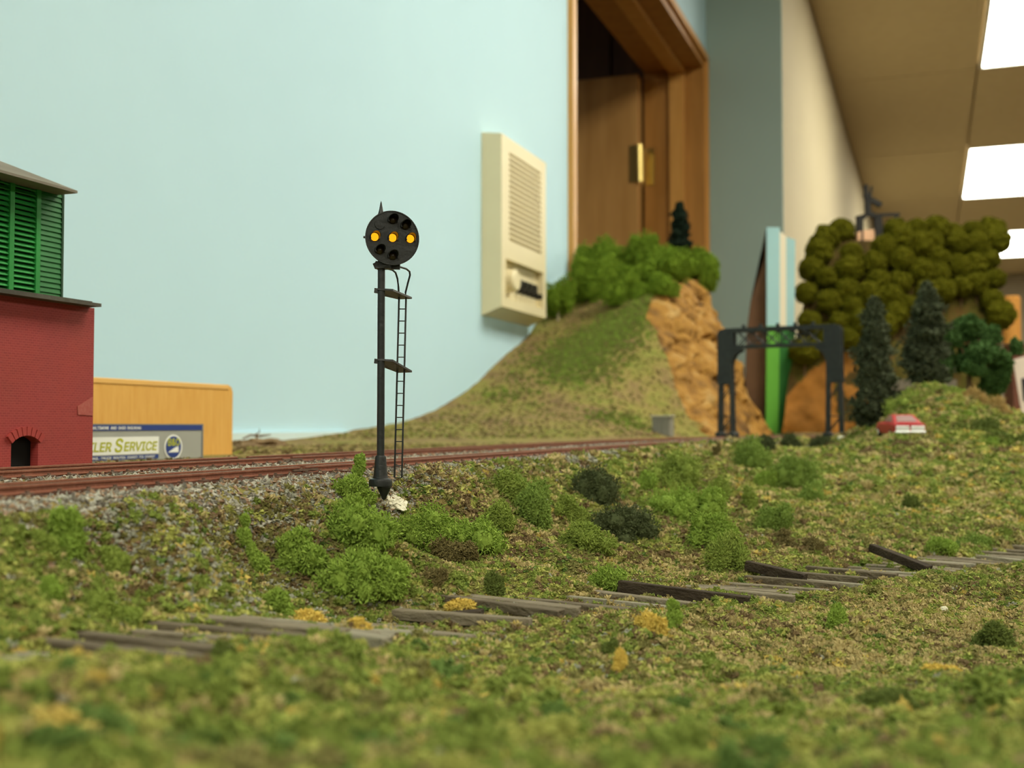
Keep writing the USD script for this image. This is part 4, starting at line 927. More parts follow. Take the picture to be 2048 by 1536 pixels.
odd_tie((752, 1254), (966, 1236), .236, .232, M_tiedark, "blackish tie lying crosswise below the signal mast", W=.003, Hh=.0034)
odd_tie((528, 1252), (775, 1288), .188, .176, M_old[2], "pale grey tie with a flat top near the left of the old trackbed", W=.0030, Hh=.0022)

# ================================================================== ground cover
def foam(name, a, b, isl=.7):
    def soft(c): c = np.array(c); return tuple(np.clip((c * .86 + .14 * c @ np.array([.3, .6, .1])) * 1.46, 0, .8))
    a, b = soft(a), soft(b)
    return mat(name, a, b, 160, .95, 0, spec=.08, island=isl, world=True, lo=.25, hi=.75)
F_green = foam("turf_green", C(100, 114, 34), C(140, 146, 56)); F_yg = foam("turf_yellowgreen", C(132, 134, 52), C(172, 166, 80)); F_olive = foam("turf_olive", C(104, 100, 48), C(140, 130, 68))
F_tan = foam("turf_tan", C(148, 132, 80), C(196, 180, 126)); F_brown = foam("turf_brown", C(100, 82, 52), C(134, 114, 74)); F_em = foam("turf_emerald", C(74, 96, 34), C(100, 120, 48)); F_gold = foam("turf_gold", C(164, 142, 54), C(194, 172, 84)); F_grey = foam("grit_grey", C(128, 128, 112), C(188, 186, 170))
def tuft(seed, r=.0011, n=24, st=2.0, sz=.00034):
    g = np.random.default_rng(seed); d = g.normal(size=(n, 3)); d[:, 2] = np.abs(d[:, 2]) * 1.1; d /= np.linalg.norm(d, axis=1, keepdims=True)
    p = d * r * g.uniform(.15, 1, (n, 1)) * [1, 1, .85]; return crumbs(p, sz, g, st, d + .5 * g.normal(size=(n, 3)))
protos = []
for i, m in enumerate((F_green, F_yg, F_olive, F_tan, F_brown, F_em, F_gold)): protos.append(("tuft", tuft(200 + i, n=26 if i != 3 else 22, st=2.3 if i in (1, 3) else 1.9), m))
protos.append(("grit", cat_([stone(300 + k, .00030).apply_translation(o) for k, o in enumerate(((0, 0, .0002), (.0006, .0002, .0001), (-.0004, .0006, .0002), (-.0005, -.0005, .0001), (.0003, -.0006, .0003), (.0001, .0003, .0005)))]), F_grey))
rg = np.random.default_rng(55)
N_ = 900000
ct_ = rg.uniform(.04, 1.06, N_); cq_ = rg.uniform(-.112, .175, N_)
pw = TQ(ct_, cq_); Yc, Xc = pw[:, 1], pw[:, 0]
_, uc_ = track_frame(pw[:, :2])
spc = np.clip(.00105 + .0023 * np.maximum(Yc - .30, 0) / .35, .00105, .0036)
cell = (1.02 * .287) / N_
gd = np.stack([(GI(np.stack([ct_ + a, cq_ + b], -1)) - GI(np.stack([ct_ - a, cq_ - b], -1))) / .004 for a, b in ((.002, 0), (0, .002))]); steep = np.sqrt(1 + np.minimum((gd ** 2).sum(0), 9))
ok = (uc_ < -.0475) & (Yc > .062) & (np.abs(Xc) < .56 * Yc + .045) & (rg.uniform(0, 1, N_) < steep * cell / spc ** 2)
dO, _ = cKDTree(OLDP[:, :2]).query(pw[:, :2]); seg_p = np.stack([np.interp(np.linspace(0, seg[-1], 600), seg, OLDP[:, k]) for k in (0, 1)], 1); dO, _ = cKDTree(seg_p).query(pw[:, :2])
ok &= ~((dO < .0135) & (rg.uniform(0, 1, N_) < np.interp(dO, [0, .010, .0135], [.88, .82, .25]) * np.interp(ct_, [.2, .32], [.74, 1.0])))
plast = ground_hit(772, 992)
ok &= np.linalg.norm(pw[:, :2] - plast[:2], axis=1) > .0043
pos = pw[ok]; pos[:, 2] = ground(pos[:, :2]) + .00012; u_o = uc_[ok]; Yo, Xo, tq = pos[:, 1], pos[:, 0], ct_[ok]
npos = len(pos)
Wt = np.tile(np.array([.22, .24, .25, .09, .13, .05, .008, .02]), (npos, 1))
left = np.clip((.235 - tq) / .08, 0, 1) * np.clip(1 - (-.047 - u_o) / .075, .12, 1)
Wt += left[:, None] * np.array([.0, .1, .12, .0, .06, 0, 0, 1.15])
shoulder = np.exp(-((-.049 - u_o) / .0035) ** 2); Wt += shoulder[:, None] * np.array([0, .1, .2, .1, .1, 0, 0, .9])
hillr = sstep(.42, .58, Yo) * (u_o < -.10); Wt = Wt * (1 - hillr[:, None]) + hillr[:, None] * np.array([.17, .40, .16, .12, .05, .10, .03, .0])
fore = sstep(.225, .15, Yo); Wt = Wt * (1 - fore[:, None]) + fore[:, None] * np.array([.36, .34, .15, .06, .03, .05, .015, .01])
tanb = np.zeros(npos)
for (x, y, s_) in ((1560, 1330, .02), (1750, 1290, .02), (1900, 1240, .022), (1150, 1400, .012), (1420, 1400, .016)):
    c = ground_hit(x, y); tanb += np.exp(-((pos[:, :2] - c[:2]) ** 2).sum(1) / s_ ** 2)
for (x, y, s_) in ((1720, 980, .035), (1800, 930, .02)):
    c = ground_hit(x, y); tanb += .35 * np.exp(-((pos[:, :2] - c[:2]) ** 2).sum(1) / s_ ** 2)
Wt += np.clip(tanb, 0, 1)[:, None] * np.array([0, .3, .2, 1.0, .25, 0, .02, 0])
brw = np.zeros(npos)
for (x, y, s_) in ((560, 1040, .013), (620, 1060, .01), (900, 1010, .012), (1000, 1100, .014), (1400, 1130, .02), (1540, 1080, .025), (260, 1150, .008), (1300, 1130, .02), (850, 985, .012), (1830, 900, .03)):
    c = ground_hit(x, y); brw += np.exp(-((pos[:, :2] - c[:2]) ** 2).sum(1) / s_ ** 2)
Wt += np.clip(brw, 0, 1)[:, None] * np.array([0, .08, .2, .15, .6, 0, 0, 0])
for k in range(8):
    fr = 55 if k != 6 else 90
    Wt[:, k] *= np.exp(4.0 * (meshkit.fbm(np.c_[pos[:, :2] * fr, np.full(npos, k * 13.3)], 3, 60 + k) - .5) * (1 if k < 6 else 1.6))
Wt /= Wt.sum(1, keepdims=True); cum = Wt.cumsum(1); wh = (rg.uniform(0, 1, npos)[:, None] > cum).sum(1).clip(0, 7)
scl = spc[ok] / .00105 * rg.uniform(.65, 1.25, npos) * np.where(wh == 7, .95, 1.0)
instancer("turf", protos, pos, scl, 56, "fine mixed green, yellow and brown foam turf covering the bank and foreground", "turf", which=wh, tilt=.25)

# small clumps of coarser foam
nc = 1500; ct2 = rg.uniform(.05, .95, nc * 4); cq2 = rg.uniform(-.11, .16, nc * 4); pc_ = TQ(ct2, cq2); _, u2 = track_frame(pc_[:, :2])
dO2, _ = cKDTree(seg_p).query(pc_[:, :2])
k2 = (u2 < -.064) & (pc_[:, 1] > .075) & (np.abs(pc_[:, 0]) < .54 * pc_[:, 1] + .03) & (dO2 > .0145); pc_ = pc_[k2][:nc]; pc_[:, 2] = ground(pc_[:, :2])
def clump(seed, r=.0026): 
    g = np.random.default_rng(seed); return foliage(g, r, r, r * .8, 110, .00034, 5, 1.9, core=True)
sc2 = np.interp(pc_[:, 1], [.1, .3, .9], [.9, .9, 2.3]) * rg.uniform(.5, 1.2, len(pc_))

# bigger soft clumps close to the lens and brown turf on the far side of the tracks
nb_ = 420; tb_, qb2 = rg.uniform(.06, .20, nb_ * 4), rg.uniform(-.10, .12, nb_ * 4); pb2 = TQ(tb_, qb2); _, ub2 = track_frame(pb2[:, :2]); db2, _ = cKDTree(seg_p).query(pb2[:, :2])
kb = (ub2 < -.07) & (pb2[:, 1] > .078) & (pb2[:, 1] < .165) & (np.abs(pb2[:, 0] / pb2[:, 1]) < .56) & (db2 > .018); pb2 = pb2[kb][:nb_]; pb2[:, 2] = ground(pb2[:, :2]) - .0004
sb2 = rg.uniform(.45, 1.05, len(pb2)) * 1.55; cps = np.vstack([pc_, pb2])
wcl = np.concatenate([rg.choice(6, len(pc_), p=[.32, .30, .2, .10, .07, .01]), rg.choice(6, len(pb2), p=[.32, .36, .12, .12, .05, .03])])
instancer("foam_clumps", [("clump", clump(400 + i), m) for i, m in enumerate((F_green, F_yg, F_olive, F_em, F_brown, F_gold))], cps, np.r_[sc2, sb2], 57, "scattered soft clumps of coarse green and yellowish foam on bank and foreground", "turf clumps", which=wcl, tilt=.3)
nf = 14000; tf_, qf_ = rg.uniform(.0, 1.30, nf), rg.uniform(.232, .49, nf); pf_ = TQ(tf_, qf_); sf_, uf_ = track_frame(pf_[:, :2]); zf_ = np.maximum(ground(pf_[:, :2]) - CAMZ, HI(np.c_[tf_, qf_])); pf_[:, 2] = zf_ + CAMZ
kf = (uf_ > .052) & (HI(np.c_[tf_, qf_]) < ground(pf_[:, :2]) - CAMZ); bt_ = (qf_ > .255) & (tf_ < bt1 + .004) & (qf_ < .345); kf &= ~bt_ & ~((tf_ < ct1 + .004) & (qf_ > .318) & (qf_ < .40))
instancer("far_turf", [protos[2], protos[3], protos[4], protos[1]], pf_[kf], rg.uniform(1.0, 2.0, kf.sum()), 59, "thin brown turf on the flat ground between the tracks and the blue wall", "turf", weights=[.3, .2, .4, .1], tilt=.25)

# ================================================================== shrubs on the bank
B_g = foam("shrub_green", C(112, 136, 32), C(150, 167, 54)); B_y = foam("shrub_yellowgreen", C(112, 128, 38), C(156, 160, 64)); B_d = foam("shrub_dark", C(66, 74, 42), C(104, 108, 66)); B_e = foam("shrub_emerald", C(104, 126, 40), C(134, 152, 58)); B_b = foam("shrub_brown", C(96, 86, 46), C(136, 124, 68)); B_t = foam("shrub_tan", C(150, 124, 66), C(184, 158, 92)); B_o = foam("shrub_gold", C(180, 154, 50), C(206, 182, 80)); B_dg = foam("shrub_deep_green", C(80, 92, 32), C(106, 118, 46))
rb = np.random.default_rng(91)
def shrub(px, py, w, h, m, label, name="shrub", n=None, depth=.8, stretch=2.9, Y=None, lift=0.0, size=None, blobs=None):
    """A bush w x h pixels large in the photograph whose foot is at (px, py) on the ground."""
    c = ground_hit(px, py) if Y is None else P(px, py, Y); k = c[1] / FPX
    rx, rz = w / 2 * k * 1.02, h * k * .98
    n = n or int(np.clip(w * h * .70, 1200, 6500)); size = size or np.clip(1.25 * k, .00024, .0013)
    m_ = foliage(rb, rx, rx * depth, rz, n, size, blobs or int(np.clip(w * h / 420, 9, 28)), stretch, True, h > 1.15 * w)
    me = usdkit.mesh(stage, "/World/" + numbered("/World", name), m_, m); me.AddTranslateOp().Set(Gf.Vec3d(float(c[0]), float(c[1]), float(c[2] + lift)))
    return tag(me.GetPrim(), label, "shrub")
SH = [
 (714, 985, 50, 78, B_g, "tall thin bright green sprig standing up left of the signal mast's foot"),
 (700, 1010, 105, 62, B_g, "bright green shrub just left of the white plaster patch"),
 (712, 1085, 150, 88, B_g, "large bright green shrub below the signal mast"),
 (850, 1098, 165, 78, B_g, "bright green shrub right below the white plaster patch"),
 (930, 1108, 170, 84, B_g, "wide bright green shrub overhanging a hollow in the bank"),
 (715, 1185, 185, 96, B_g, "bright green shrub at the bank's foot below the mast"),
 (600, 1140, 130, 74, B_g, "low green shrub left of the big shrubs below the mast"),
 (487, 1110, 54, 84, B_g, "narrow upright green shrub on the gravelly bank"),
 (505, 1142, 64, 46, B_g, "small green shrub below the narrow upright one on the gravel"),
 (128, 1106, 96, 82, B_g, "green shrub on the grey gravel bank at far left"),
 (88, 1112, 56, 50, B_y, "yellowish low shrub beside the far left green shrub"),
 (215, 1138, 66, 46, B_y, "small olive shrub in the brown hollow of the left bank"),
 (96, 1212, 70, 52, B_g, "dull green shrub low on the left bank"),
 (196, 1240, 86, 64, B_y, "blurred yellow-green shrub near the old ties at left"),
 (540, 1232, 96, 50, B_g, "low green shrub beside the pale grey tie"),
 (250, 1250, 90, 36, B_y, "flat pale green shrub behind the leftmost ties"),
 (1010, 1000, 110, 54, B_y, "yellow-green shrub under the ballast right of the mast"),
 (1068, 1052, 112, 84, B_e, "deep emerald shrub in the middle of the bank"),
 (1035, 985, 60, 44, B_e, "small emerald shrub at the top of the bank"),
 (1000, 1060, 90, 60, B_y, "yellow-green shrub beside the emerald one"),
 (1198, 1010, 128, 92, B_d, "dark grey-green shrub at the top of the bank"),
 (1250, 1082, 170, 76, B_d, "wide dark grey-green shrub half way down the bank"),
 (1170, 1100, 130, 58, B_y, "mossy yellow-green shrub below the dark ones"),
 (1215, 1185, 84, 56, B_g, "round green shrub at the foot of the bank behind the ties"),
 (1140, 1050, 90, 56, B_y, "olive-green shrub left of the wide dark shrub"),
 (1355, 985, 120, 84, B_y, "light green shrub near the crest right of the dark ones"),
 (1298, 985, 66, 46, B_g, "small green shrub on the crest beside the dark one"),
 (1375, 1040, 170, 84, B_g, "broad green shrub sloping down the bank at centre right"),
 (1415, 1092, 120, 76, B_g, "green shrub below the broad sloping one"),
 (1452, 1145, 92, 84, B_y, "yellow-green shrub at the foot of the slope beside the aslant tie"),
 (1430, 1010, 70, 60, B_y, "yellowish shrub on the slope's right edge"),
 (1497, 945, 96, 72, B_e, "emerald shrub on the second spur of the bank"),
 (1592, 985, 110, 84, B_e, "large green shrub at the right end of the bank"),
 (1535, 985, 70, 50, B_g, "mid green shrub between the two emerald spur shrubs"),
 (1550, 1068, 92, 58, B_e, "grey-green shrub low on the second spur"),
 (1497, 1020, 54, 50, B_y, "small ochre-green shrub on the spur's edge"),
 (1620, 1010, 60, 40, B_e, "little dark green shrub right of the large end shrub"),
 (1532, 908, 70, 46, B_d, "round grey-green shrub by the track's bend"),
 (1582, 905, 56, 46, B_d, "grey-green shrub left of the signal bridge's right leg"),
 (1645, 896, 64, 30, B_d, "low grey shrub at the foot of the bridge's right leg"),
 (1427, 922, 26, 36, B_b, "tiny dark brown shrub sitting on the bank's crest"),
 (910, 1130, 110, 52, B_b, "olive brown shrub hanging below the wide green one"),
 (985, 1190, 52, 56, B_dg, "small dark green shrub above the yellow tuft at the bank's foot"),
 (868, 1175, 60, 44, B_b, "brown low shrub at the bank's foot"),
 (1822, 1028, 50, 42, B_dg, "dark green shrub alone on the yellowish hillside"),
 (1880, 1110, 90, 44, B_g, "green shrub above the right end of the old ties"),
 (1955, 1100, 80, 34, B_e, "low green shrub on the hillside at far right"),
 (1560, 1095, 66, 36, B_b, "brown shrub in the gully below the spur"),
 (1625, 1105, 70, 36, B_b, "dry brown shrub right of the gully"),
 (605, 1252, 96, 36, B_o, "golden tuft behind the pale grey tie"),
 (712, 1262, 60, 24, B_o, "small golden tuft left of the blackish tie"),
 (920, 1226, 76, 30, B_o, "golden tuft at the bank's foot below the signal mast"),
 (1300, 1268, 66, 48, B_o, "blurred yellow tuft in front of the middle ties"),
 (1246, 1352, 34, 64, B_o, "upright golden tuft on the foreground bank"),
 (1875, 1358, 80, 32, B_o, "orange-gold tuft low on the right foreground bank"),
 (1345, 1265, 50, 70, B_g, "green tuft beside the blurred yellow one"),
 (1680, 1262, 50, 56, B_g, "green tuft on the edge of the tan foreground bank"),
 (445, 1330, 54, 46, B_dg, "dark green tuft in front of the leftmost ties"),
 (1220, 1320, 40, 40, B_dg, "dark green tuft on the foreground bank's edge"),
 (1990, 1300, 110, 60, B_dg, "dark bushy tuft at the right foreground edge"),
 (1780, 1430, 120, 56, B_dg, "blurred dark green clump in the right foreground"),
 (1560, 1420, 80, 40, B_dg, "blurred dark clump below the tan bank"),
]
for a in SH: shrub(*a)
# on the knoll with the car
KN = [
 (1835, 822, 140, 62, B_y, "yellow-green shrub covering the knoll left of its top", .86), (1880, 800, 110, 40, B_g, "green shrub on the knoll's top", .88), (1790, 840, 60, 36, B_y, "low yellow-green shrub behind the red car", .86),
 (1948, 808, 80, 48, B_t, "tan dry bush on the knoll's right shoulder", .87), (1985, 826, 66, 42, B_t, "smaller tan dry bush to the right of the other", .86),
 (1920, 836, 80, 34, B_g, "bright green part of the hedge below the tan bushes", .82), (1968, 868, 110, 52, B_dg, "dark green hedge bush on the knoll's right slope", .78), (2020, 905, 110, 60, B_dg, "dark green hedge bush at the right frame edge", .75), (1985, 900, 60, 40, B_g, "lighter green bush in front of the hedge", .74)]
for px, py, w, h, m, lab, Y in KN: shrub(px, py, w, h, m, lab, Y=Y, lift=-.004, name="hedge_bush" if "hedge" in lab else "shrub", n=int(np.clip(w * h * .55, 900, 4000)))
# ================================================================== trees
def conifer(seed, h, r, n=5200, size=.0013, low=.06):
    g = np.random.default_rng(seed); z = low + (1 - low) * g.uniform(0, 1, n) ** .85; a = g.uniform(0, 2 * np.pi, n)
    prof_ = np.interp(z, [0, low, .12, .35, .6, .85, 1], [.5, .7, 1, .95, .78, .52, .12])
    lump = .35 + 1.3 * meshkit.noise(np.c_[np.cos(a) * 1.3, np.sin(a) * 1.3, z * 13] + seed, seed); rr = r * prof_ * lump * (g.uniform(.4, 1.05, n) ** .6 + .35 * (g.uniform(0, 1, n) < .1))
    p = np.c_[rr * np.cos(a), rr * np.sin(a), z * h]
    cz = np.linspace(low + .02, .97, 16); cr = r * np.interp(cz, [0, low, .12, .35, .6, .85, 1], [.5, .7, 1, .95, .78, .52, .12]) * .5
    core = tube(np.c_[g.normal(0, r * .05, 16), g.normal(0, r * .05, 16), cz * h], np.maximum(cr, .0004) * g.uniform(.7, 1.2, 16), 9)
    return cat_([crumbs(p, size, g, 2.6), core])
M_con = foam("conifer_dark", C(58, 64, 44), C(100, 106, 80)); M_conb = foam("conifer_blackgreen", C(22, 34, 24), C(44, 58, 40)); M_dec = foam("tree_deep_green", C(54, 82, 34), C(86, 114, 52)); M_dec2 = foam("tree_light_green", C(74, 104, 50), C(106, 136, 74))
def conifer_tree(foot, h, r, seed, m, label, group=None, **k):
    t = thing("conifer_tree", label, "tree", loc=foot, group=group)
    obj("foliage", conifer(seed, h, r, **k), m, t); obj("trunk", tube([(0, 0, -.006), (0, 0, h * .5), (0, 0, h * .97)], [h * .022, h * .014, h * .004], 8), M_trunk, t); return t
Y1, Y2 = .88, .93
f1 = P(1752, 862, Y1); k1 = Y1 / FPX; f1[2] = min(f1[2], ground(f1[None, :2])[0])
conifer_tree(f1, 268 * k1, 36 * k1, 7, M_con, "tall dark spiky conifer left of the knoll, behind the red car", low=.05)
f2 = P(1855, 800, Y2); f2[2] = ground(f2[None, :2])[0]; k2_ = Y2 / FPX
top2 = P(1855, 566, Y2)[2]
conifer_tree(f2, top2 - f2[2], 37 * k2_, 8, M_con, "tall dark spiky conifer on top of the knoll", low=.12)
# deciduous tree with a bare trunk
def leafy(name, foot, crowns, m, label, Y, trunk_top, seed, size=.0014):
    g = np.random.default_rng(seed); t = thing(name, label, "tree", loc=foot); k = Y / FPX; ms = []; br = []
    tt_ = P(*trunk_top, Y) - foot
    for (x, y, w, h) in crowns:
        c = P(x, y, Y + g.uniform(-.012, .012)) - foot; f_ = foliage(g, w / 2 * k, w / 2 * k, h * k * .8, int(w * h * .55), size, 8, 1.7); f_.apply_translation(c - [0, 0, h * k * .42]); ms.append(f_)
        br.append(tube([tt_ * .55, (tt_ + c) / 2, c], [.0011, .0008, .0004], 6))
    obj("foliage", cat_(ms), m, t); obj("trunk", tube([(0, 0, -.004), tt_ * .5, tt_], [.0028, .0022, .0016], 9), M_trunk, t)
    for b in br: obj("branch", b, M_trunk, t)
    return t
Y3 = .97
f3 = P(1936, 806, Y3); f3[2] = min(f3[2], ground(f3[None, :2])[0] + .001)
leafy("leafy_tree", f3, [(1935, 650, 90, 66), (1898, 664, 52, 58), (1975, 668, 64, 54), (1962, 700, 110, 60), (2000, 735, 70, 66), (1985, 765, 84, 44), (2030, 688, 34, 40), (1950, 730, 50, 40)], M_dec, "deep green leafy tree with a dark bare trunk right of the knoll", Y3, (1940, 690), 21)
Y4 = 1.0
f4 = P(1872, 815, Y4); f4[2] = min(f4[2], ground(f4[None, :2])[0] + .001)
leafy("leafy_tree", f4, [(1826, 692, 44, 50), (1832, 716, 40, 40), (1896, 712, 50, 60), (1890, 742, 44, 40), (1846, 740, 40, 34)], M_dec2, "lighter green leafy tree half hidden behind the knoll's conifer", Y4, (1868, 720), 22)
# bright green trees along the crest of the hill
M_hg = mat("hill_foam", C(116, 142, 44), C(152, 172, 70), 90, .95, .8, 380, island=.5, spec=.08, dist=.004)
HT = [(1117, 636, 78, 84, "small bright green tree with a pale trunk at the left end of the hill's crest"), (1176, 600, 96, 116, "big round green tree above the small one on the hill's crest"), (1240, 606, 104, 96, "round green tree in front on the hill's crest"),
      (1222, 540, 110, 74, "green tree at the back of the crest, left of its highest tree"), (1290, 532, 84, 88, "tallest green tree on the hill's crest"), (1180, 545, 70, 66, "green tree behind the big round one at the crest's left"), (1284, 572, 70, 60, "low green tree under the tallest one on the crest"),
      (1345, 562, 104, 80, "green tree in front of the dark conifer on the crest"), (1400, 520, 60, 66, "green tree right of the dark conifer"), (1416, 578, 58, 92, "green tree drooping over the rock cut at the crest's right end"), (1325, 590, 60, 56, "small green tree above the bare slope"), (1385, 550, 70, 60, "green tree at the top of the rock cut")]
for i, (px, py, w, h, lab) in enumerate(HT):
    p = hill_hit(px, py); k = p[1] / FPX
    if h > 0:
        z0 = P(px, py, p[1])[2]; lift = max(z0 - p[2], 0) if z0 - p[2] < .05 else .0
        t = thing("bushy_tree", lab, "tree", loc=p + np.array([0, 0, min(lift, .012)]))
        pm = foliage(np.random.default_rng(500 + i), w / 2 * k * 1.05, w / 2 * k * .9, h * k * .80, 5200, .0013, 18, 1.6); pm.apply_translation((0, 0, .002 if i else .008))
        obj("crown", pm, M_hg, t); obj("trunk", tube([(-.002 if i == 0 else 0, -.016 if i == 0 else 0, -.020), (0, -.004 if i == 0 else 0, .012)], [.0020, .0016], 8), mat("pale_twig", C(190, 176, 140), None, 50, .9) if i == 0 else M_trunk, t)
pcn = hill_hit(1362, 540); kc = pcn[1] / FPX
conifer_tree(pcn + np.array([0, .01, 0]), P(1362, 403, pcn[1])[2] - pcn[2], 21 * kc, 41, M_conb, "small blackish conifer on the crest of the hill before the door", n=3200, size=.0016)
# turf patches on the hill
g_ = np.random.default_rng(62); hp2 = []
for (x, y, s_, n_) in ((1190, 680, .05, 420), (1240, 650, .035, 260), (1160, 740, .04, 160), (1300, 620, .03, 150), (1235, 840, .03, 60), (1130, 720, .05, 160), (1010, 790, .03, 40)):
    c = hill_hit(x, y); ct3, cq3 = tq_of(c); a = g_.normal(0, s_ * .6, (n_ * 4, 2)); a[:, 0] += ct3; a[:, 1] += cq3; hp2.append(a)
hp2 = np.vstack(hp2); hp2 = hp2[(hp2[:, 0] > .72) & (hp2[:, 0] < 1.6) & (hp2[:, 1] < .49) & (hp2[:, 1] > .24)]; zz = HI(hp2)
pz_ = TQ(hp2[:, 0], hp2[:, 1], zz); kk = (zz > -.01) & ~is_rock(hp2[:, 0], hp2[:, 1], zz)
nh = 6500; th_, qh_ = g_.uniform(.72, 1.6, nh), g_.uniform(.235, .489, nh); zh_ = HI(np.c_[th_, qh_]); ph_ = TQ(th_, qh_, zh_); kh = (zh_ > -.012) & ~is_rock(th_, qh_, zh_)
instancer("turf", [protos[2], protos[4], protos[1], protos[0], protos[3]], ph_[kh], g_.uniform(.8, 1.6, kh.sum()), 64, "sparse brown and olive turf", None, weights=[.34, .34, .14, .10, .08], tilt=.4, parent=hill)
instancer("green_turf", [("clump", clump(420 + i, .0022), m) for i, m in enumerate((F_green, F_olive, B_g))], pz_[kk], g_.uniform(.5, 1.3, kk.sum()), 63, "thin green foam turf below the trees", None, weights=[.5, .15, .35], tilt=.3, parent=hill)

# ================================================================== the red car
M_red = mat("red_car_paint", C(178, 34, 40), C(184, 38, 44), 200, .35, spec=.5); M_chrome = mat("chrome_white", C(244, 244, 244), None, 10, .2, spec=.8); M_glass = mat("car_glass", C(150, 118, 116), None, 10, .25, spec=.6); M_tyre = mat("tyre_black", C(26, 26, 26), None, 10, .8); M_tail = mat("tail_lamp_red", C(120, 20, 24), None, 10, .3)
cpos = P(1822, 897, .765); cpos[2] = ground(cpos[None, :2])[0]
g0 = ground(np.array([cpos[:2] - [0, .012], cpos[:2] + [0, .012]])); slope = math.degrees(math.atan2(g0[1] - g0[0], .024))
car = thing("toy_car", "small red two-door model car with a white tail parked on the grassy knoll", "car", loc=cpos + np.array([0, .022, .0002]), rz=-4, scale=1.0)
UsdGeom.Xformable(car).AddRotateXOp().Set(min(slope, 14) * .5)
def hull(*pts): return trimesh.convex.convex_hull(np.array(pts, float))
def ring(y, w, z0, z1, c=.0012): return [(s * (w - c * k), y, z) for s in (-1, 1) for z, k in ((z0, .6), (z0 + .0018, 0), (z1 - .0012, 0), (z1, 1))]
L2, Wc = .026, .0107
body = cat_([hull(*ring(-L2, Wc * .93, .0042, .0098), *ring(-L2 + .003, Wc, .003, .0104), *ring(-.010, Wc, .0026, .0106)), hull(*ring(-.010, Wc, .0026, .0106), *ring(.012, Wc, .0026, .0102)), hull(*ring(.012, Wc, .0026, .0102), *ring(L2 - .003, Wc * .97, .003, .0092), *ring(L2, Wc * .9, .0042, .0084))])
obj("body", body, M_red, car, smooth=30)
obj("cabin", hull(*[(s * Wc * .86, y, .0100) for s in (-1, 1) for y in (-.0215, .0085)], *[(s * Wc * .66, y, .0155) for s in (-1, 1) for y in (-.0085, .0005)], *[(s * Wc * .60, -.004, .0158) for s in (-1, 1)]), M_red, car, smooth=25)
def on_plane(a, b, c, d, k=.12, off=.00025):
    p = np.array([a, b, c, d], float); m_ = p.mean(0); p = m_ + (p - m_) * (1 - k); n = np.cross(p[1] - p[0], p[2] - p[0]); n /= np.linalg.norm(n)
    if n @ (m_ - np.array([0, -.004, .011])) < 0: n = -n
    return plate(p + n * off, .0003)
obj("rear_window", on_plane((-Wc * .80, -.0205, .0104), (Wc * .80, -.0205, .0104), (Wc * .63, -.0088, .0154), (-Wc * .63, -.0088, .0154), .2), M_glass, car)
obj("windscreen", on_plane((-Wc * .80, .0082, .0102), (Wc * .80, .0082, .0102), (Wc * .63, .0008, .0154), (-Wc * .63, .0008, .0154), .14), M_glass, car)
for s_ in (-1, 1): obj("side_window", on_plane((s_ * Wc * .84, -.015, .0106), (s_ * Wc * .84, .006, .0106), (s_ * Wc * .67, .0002, .0152), (s_ * Wc * .67, -.008, .0152), .16), M_glass, car)
obj("tail_panel", cat_([box(.0090, .0006, .0036, (s_ * .0050, -L2 - .0002, .0068), .0002) for s_ in (-1, 1)]), M_chrome, car, label="bright white tail panel")
obj("rear_bumper", box(.0205, .0012, .0014, (0, -L2 - .0004, .0044), .0004), M_chrome, car); obj("front_bumper", box(.0200, .0012, .0014, (0, L2 + .0003, .0044), .0004), M_chrome, car)
for s_ in (-1, 1):
    for y in (-.0155, .0160):
        w = lathe([(0, -.0011), (.0026, -.0011), (.0032, -.0008), (.0032, .0008), (.0026, .0011), (0, .0011)], 20); w.apply_transform(trimesh.transformations.rotation_matrix(math.pi / 2, [0, 1, 0])); w.apply_translation((s_ * (Wc - .0010), y, .0032)); wl = obj("wheel", w, M_tyre, car)
        hb_ = lathe([(0, 0), (.0016, 0), (.0014, .0003), (0, .0004)], 14); hb_.apply_transform(trimesh.transformations.rotation_matrix(s_ * math.pi / 2, [0, 1, 0])); hb_.apply_translation((s_ * (Wc + .00008), y, .0032)); obj("hub", hb_, M_chrome, wl)

# ================================================================== small things
pcb = hill_hit(1326, 868); kcb = pcb[1] / FPX; wcb, hcb = 22 * kcb, 40 * kcb
cbn = thing("relay_cabinet", "small grey trackside cabinet at the foot of the hill", "cabinet", loc=pcb - np.array([0, 0, .003]), rz=-24)
M_gc = mat("grey_cabinet", C(124, 122, 112), C(134, 132, 122), 80, .7)
obj("cabinet_body", box(wcb * 1.7, wcb * 1.3, hcb, (0, 0, hcb / 2), .0006), M_gc, cbn); obj("cabinet_roof", box(wcb * 1.95, wcb * 1.55, .0016, (0, 0, hcb + .0006), .0005), mat("pale_grey_cabinet", C(160, 158, 146), None, 30, .7), cbn); obj("cabinet_door", box(wcb * .66, .0008, hcb * .82, (wcb * .42, -wcb * .66, hcb * .5), .0002), M_gc, cbn); obj("cabinet_door", box(wcb * .66, .0008, hcb * .82, (-wcb * .42, -wcb * .66, hcb * .5), .0002), M_gc, cbn)
M_plaster = mat("white_plaster", C(232, 228, 206), C(214, 206, 178), 500, .9, .4, 1500)
pp = ground_hit(772, 990)
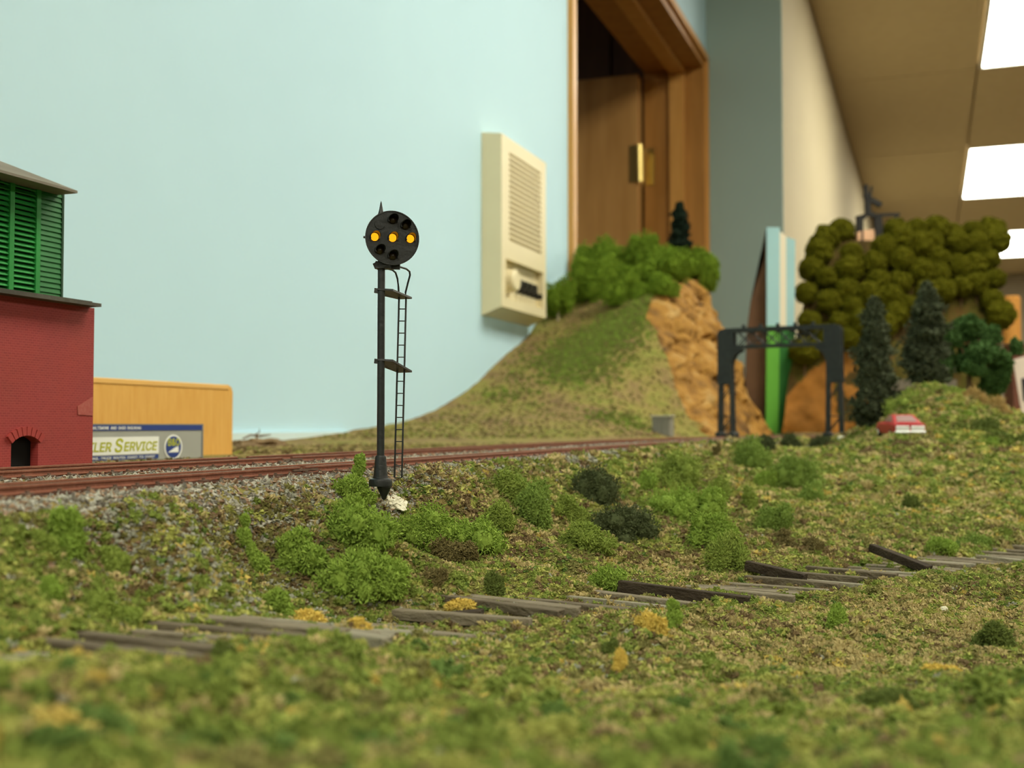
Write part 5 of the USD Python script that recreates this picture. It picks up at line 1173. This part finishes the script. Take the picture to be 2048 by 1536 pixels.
pv = blob(.0050, 4, .7, 2.4, 3, (1.0, .75, .24)); v_ = np.array(pv.vertices); v_[:, 2] += .0013 * meshkit.fbm(v_ * 900, 3, 8) - .0012 + (-.35 * v_[:, 0] + .5 * v_[:, 1]); pv.vertices = v_ + pp
obj("plaster_patch", pv, M_plaster, None, "rough white plaster patch exposed below the signal mast's foot", "plaster", smooth=True)
for (x, y, r, lab) in ((936, 1156, 6.5, "white pebble on the bank below and right of the mast"), (817, 1158, 3.6, "tiny white pebble on the bank directly below the mast"), (1733, 1044, 7, "white pebble lying on the yellowish hillside"), (1680, 1034, 5, "small cream pebble left of the white one on the hillside"), (1684, 884, 9, "cream stone beside the foot of the bridge's right leg"), (1888, 1226, 9, "cream stone on the tan foreground bank at right")):
    c = ground_hit(x, y); k = c[1] / FPX; m = blob(r * k, 2, .5, 1.6, int(x), (1, .8, .7)); m.apply_translation(c + [0, 0, r * k * .7]); obj("pebble", m, M_plaster, None, lab, "pebble", smooth=True)
# heap of dirt and a twig by the wall, right of the card block
hp0 = P(515, 894, .80); hp0[2] = ground(hp0[None, :2])[0]
dh = thing("dirt_heap", "low brown heap of dirt and scraps between the card block and the wall", "dirt heap", loc=hp0, rz=66, scale=.75)
hm = blob(1, 5, .5, 2.6, 17, (.040, .018, .0085)); v_ = np.array(hm.vertices); v_ += .0016 * (meshkit.fbm(v_ * 260, 3, 4)[:, None] - .5); hm.vertices = v_
obj("heap", hm, mat("brown_dirt", C(112, 90, 62), C(140, 116, 82), 120, .95, .5, 600), dh, smooth=True)
obj("twig", cat_([tube([(-.022, 0, .009), (-.008, .002, .0122), (.006, .001, .0112), (.018, -.002, .0124)], [.0007, .0010, .0012, .0005], 6), tube([(-.004, .001, .0115), (.003, 0, .015), (.004, .001, .0185)], [.0007, .0005, .0003], 6), tube([(0, .001, .011), (-.003, -.002, .0065)], [.001, .0012], 6)]), M_trunk, dh)
for k, (x, y, r) in enumerate(((.014, -.006, .0035), (-.016, -.004, .0028), (.026, .0, .0025))): obj("scrap", trimesh.Trimesh(*V(blob(r, 2, .5, 2, k + 5, (1, .7, .5)))).apply_translation((x, y, .0082 - abs(x) * .12)), M_plaster, dh, label="white scrap")
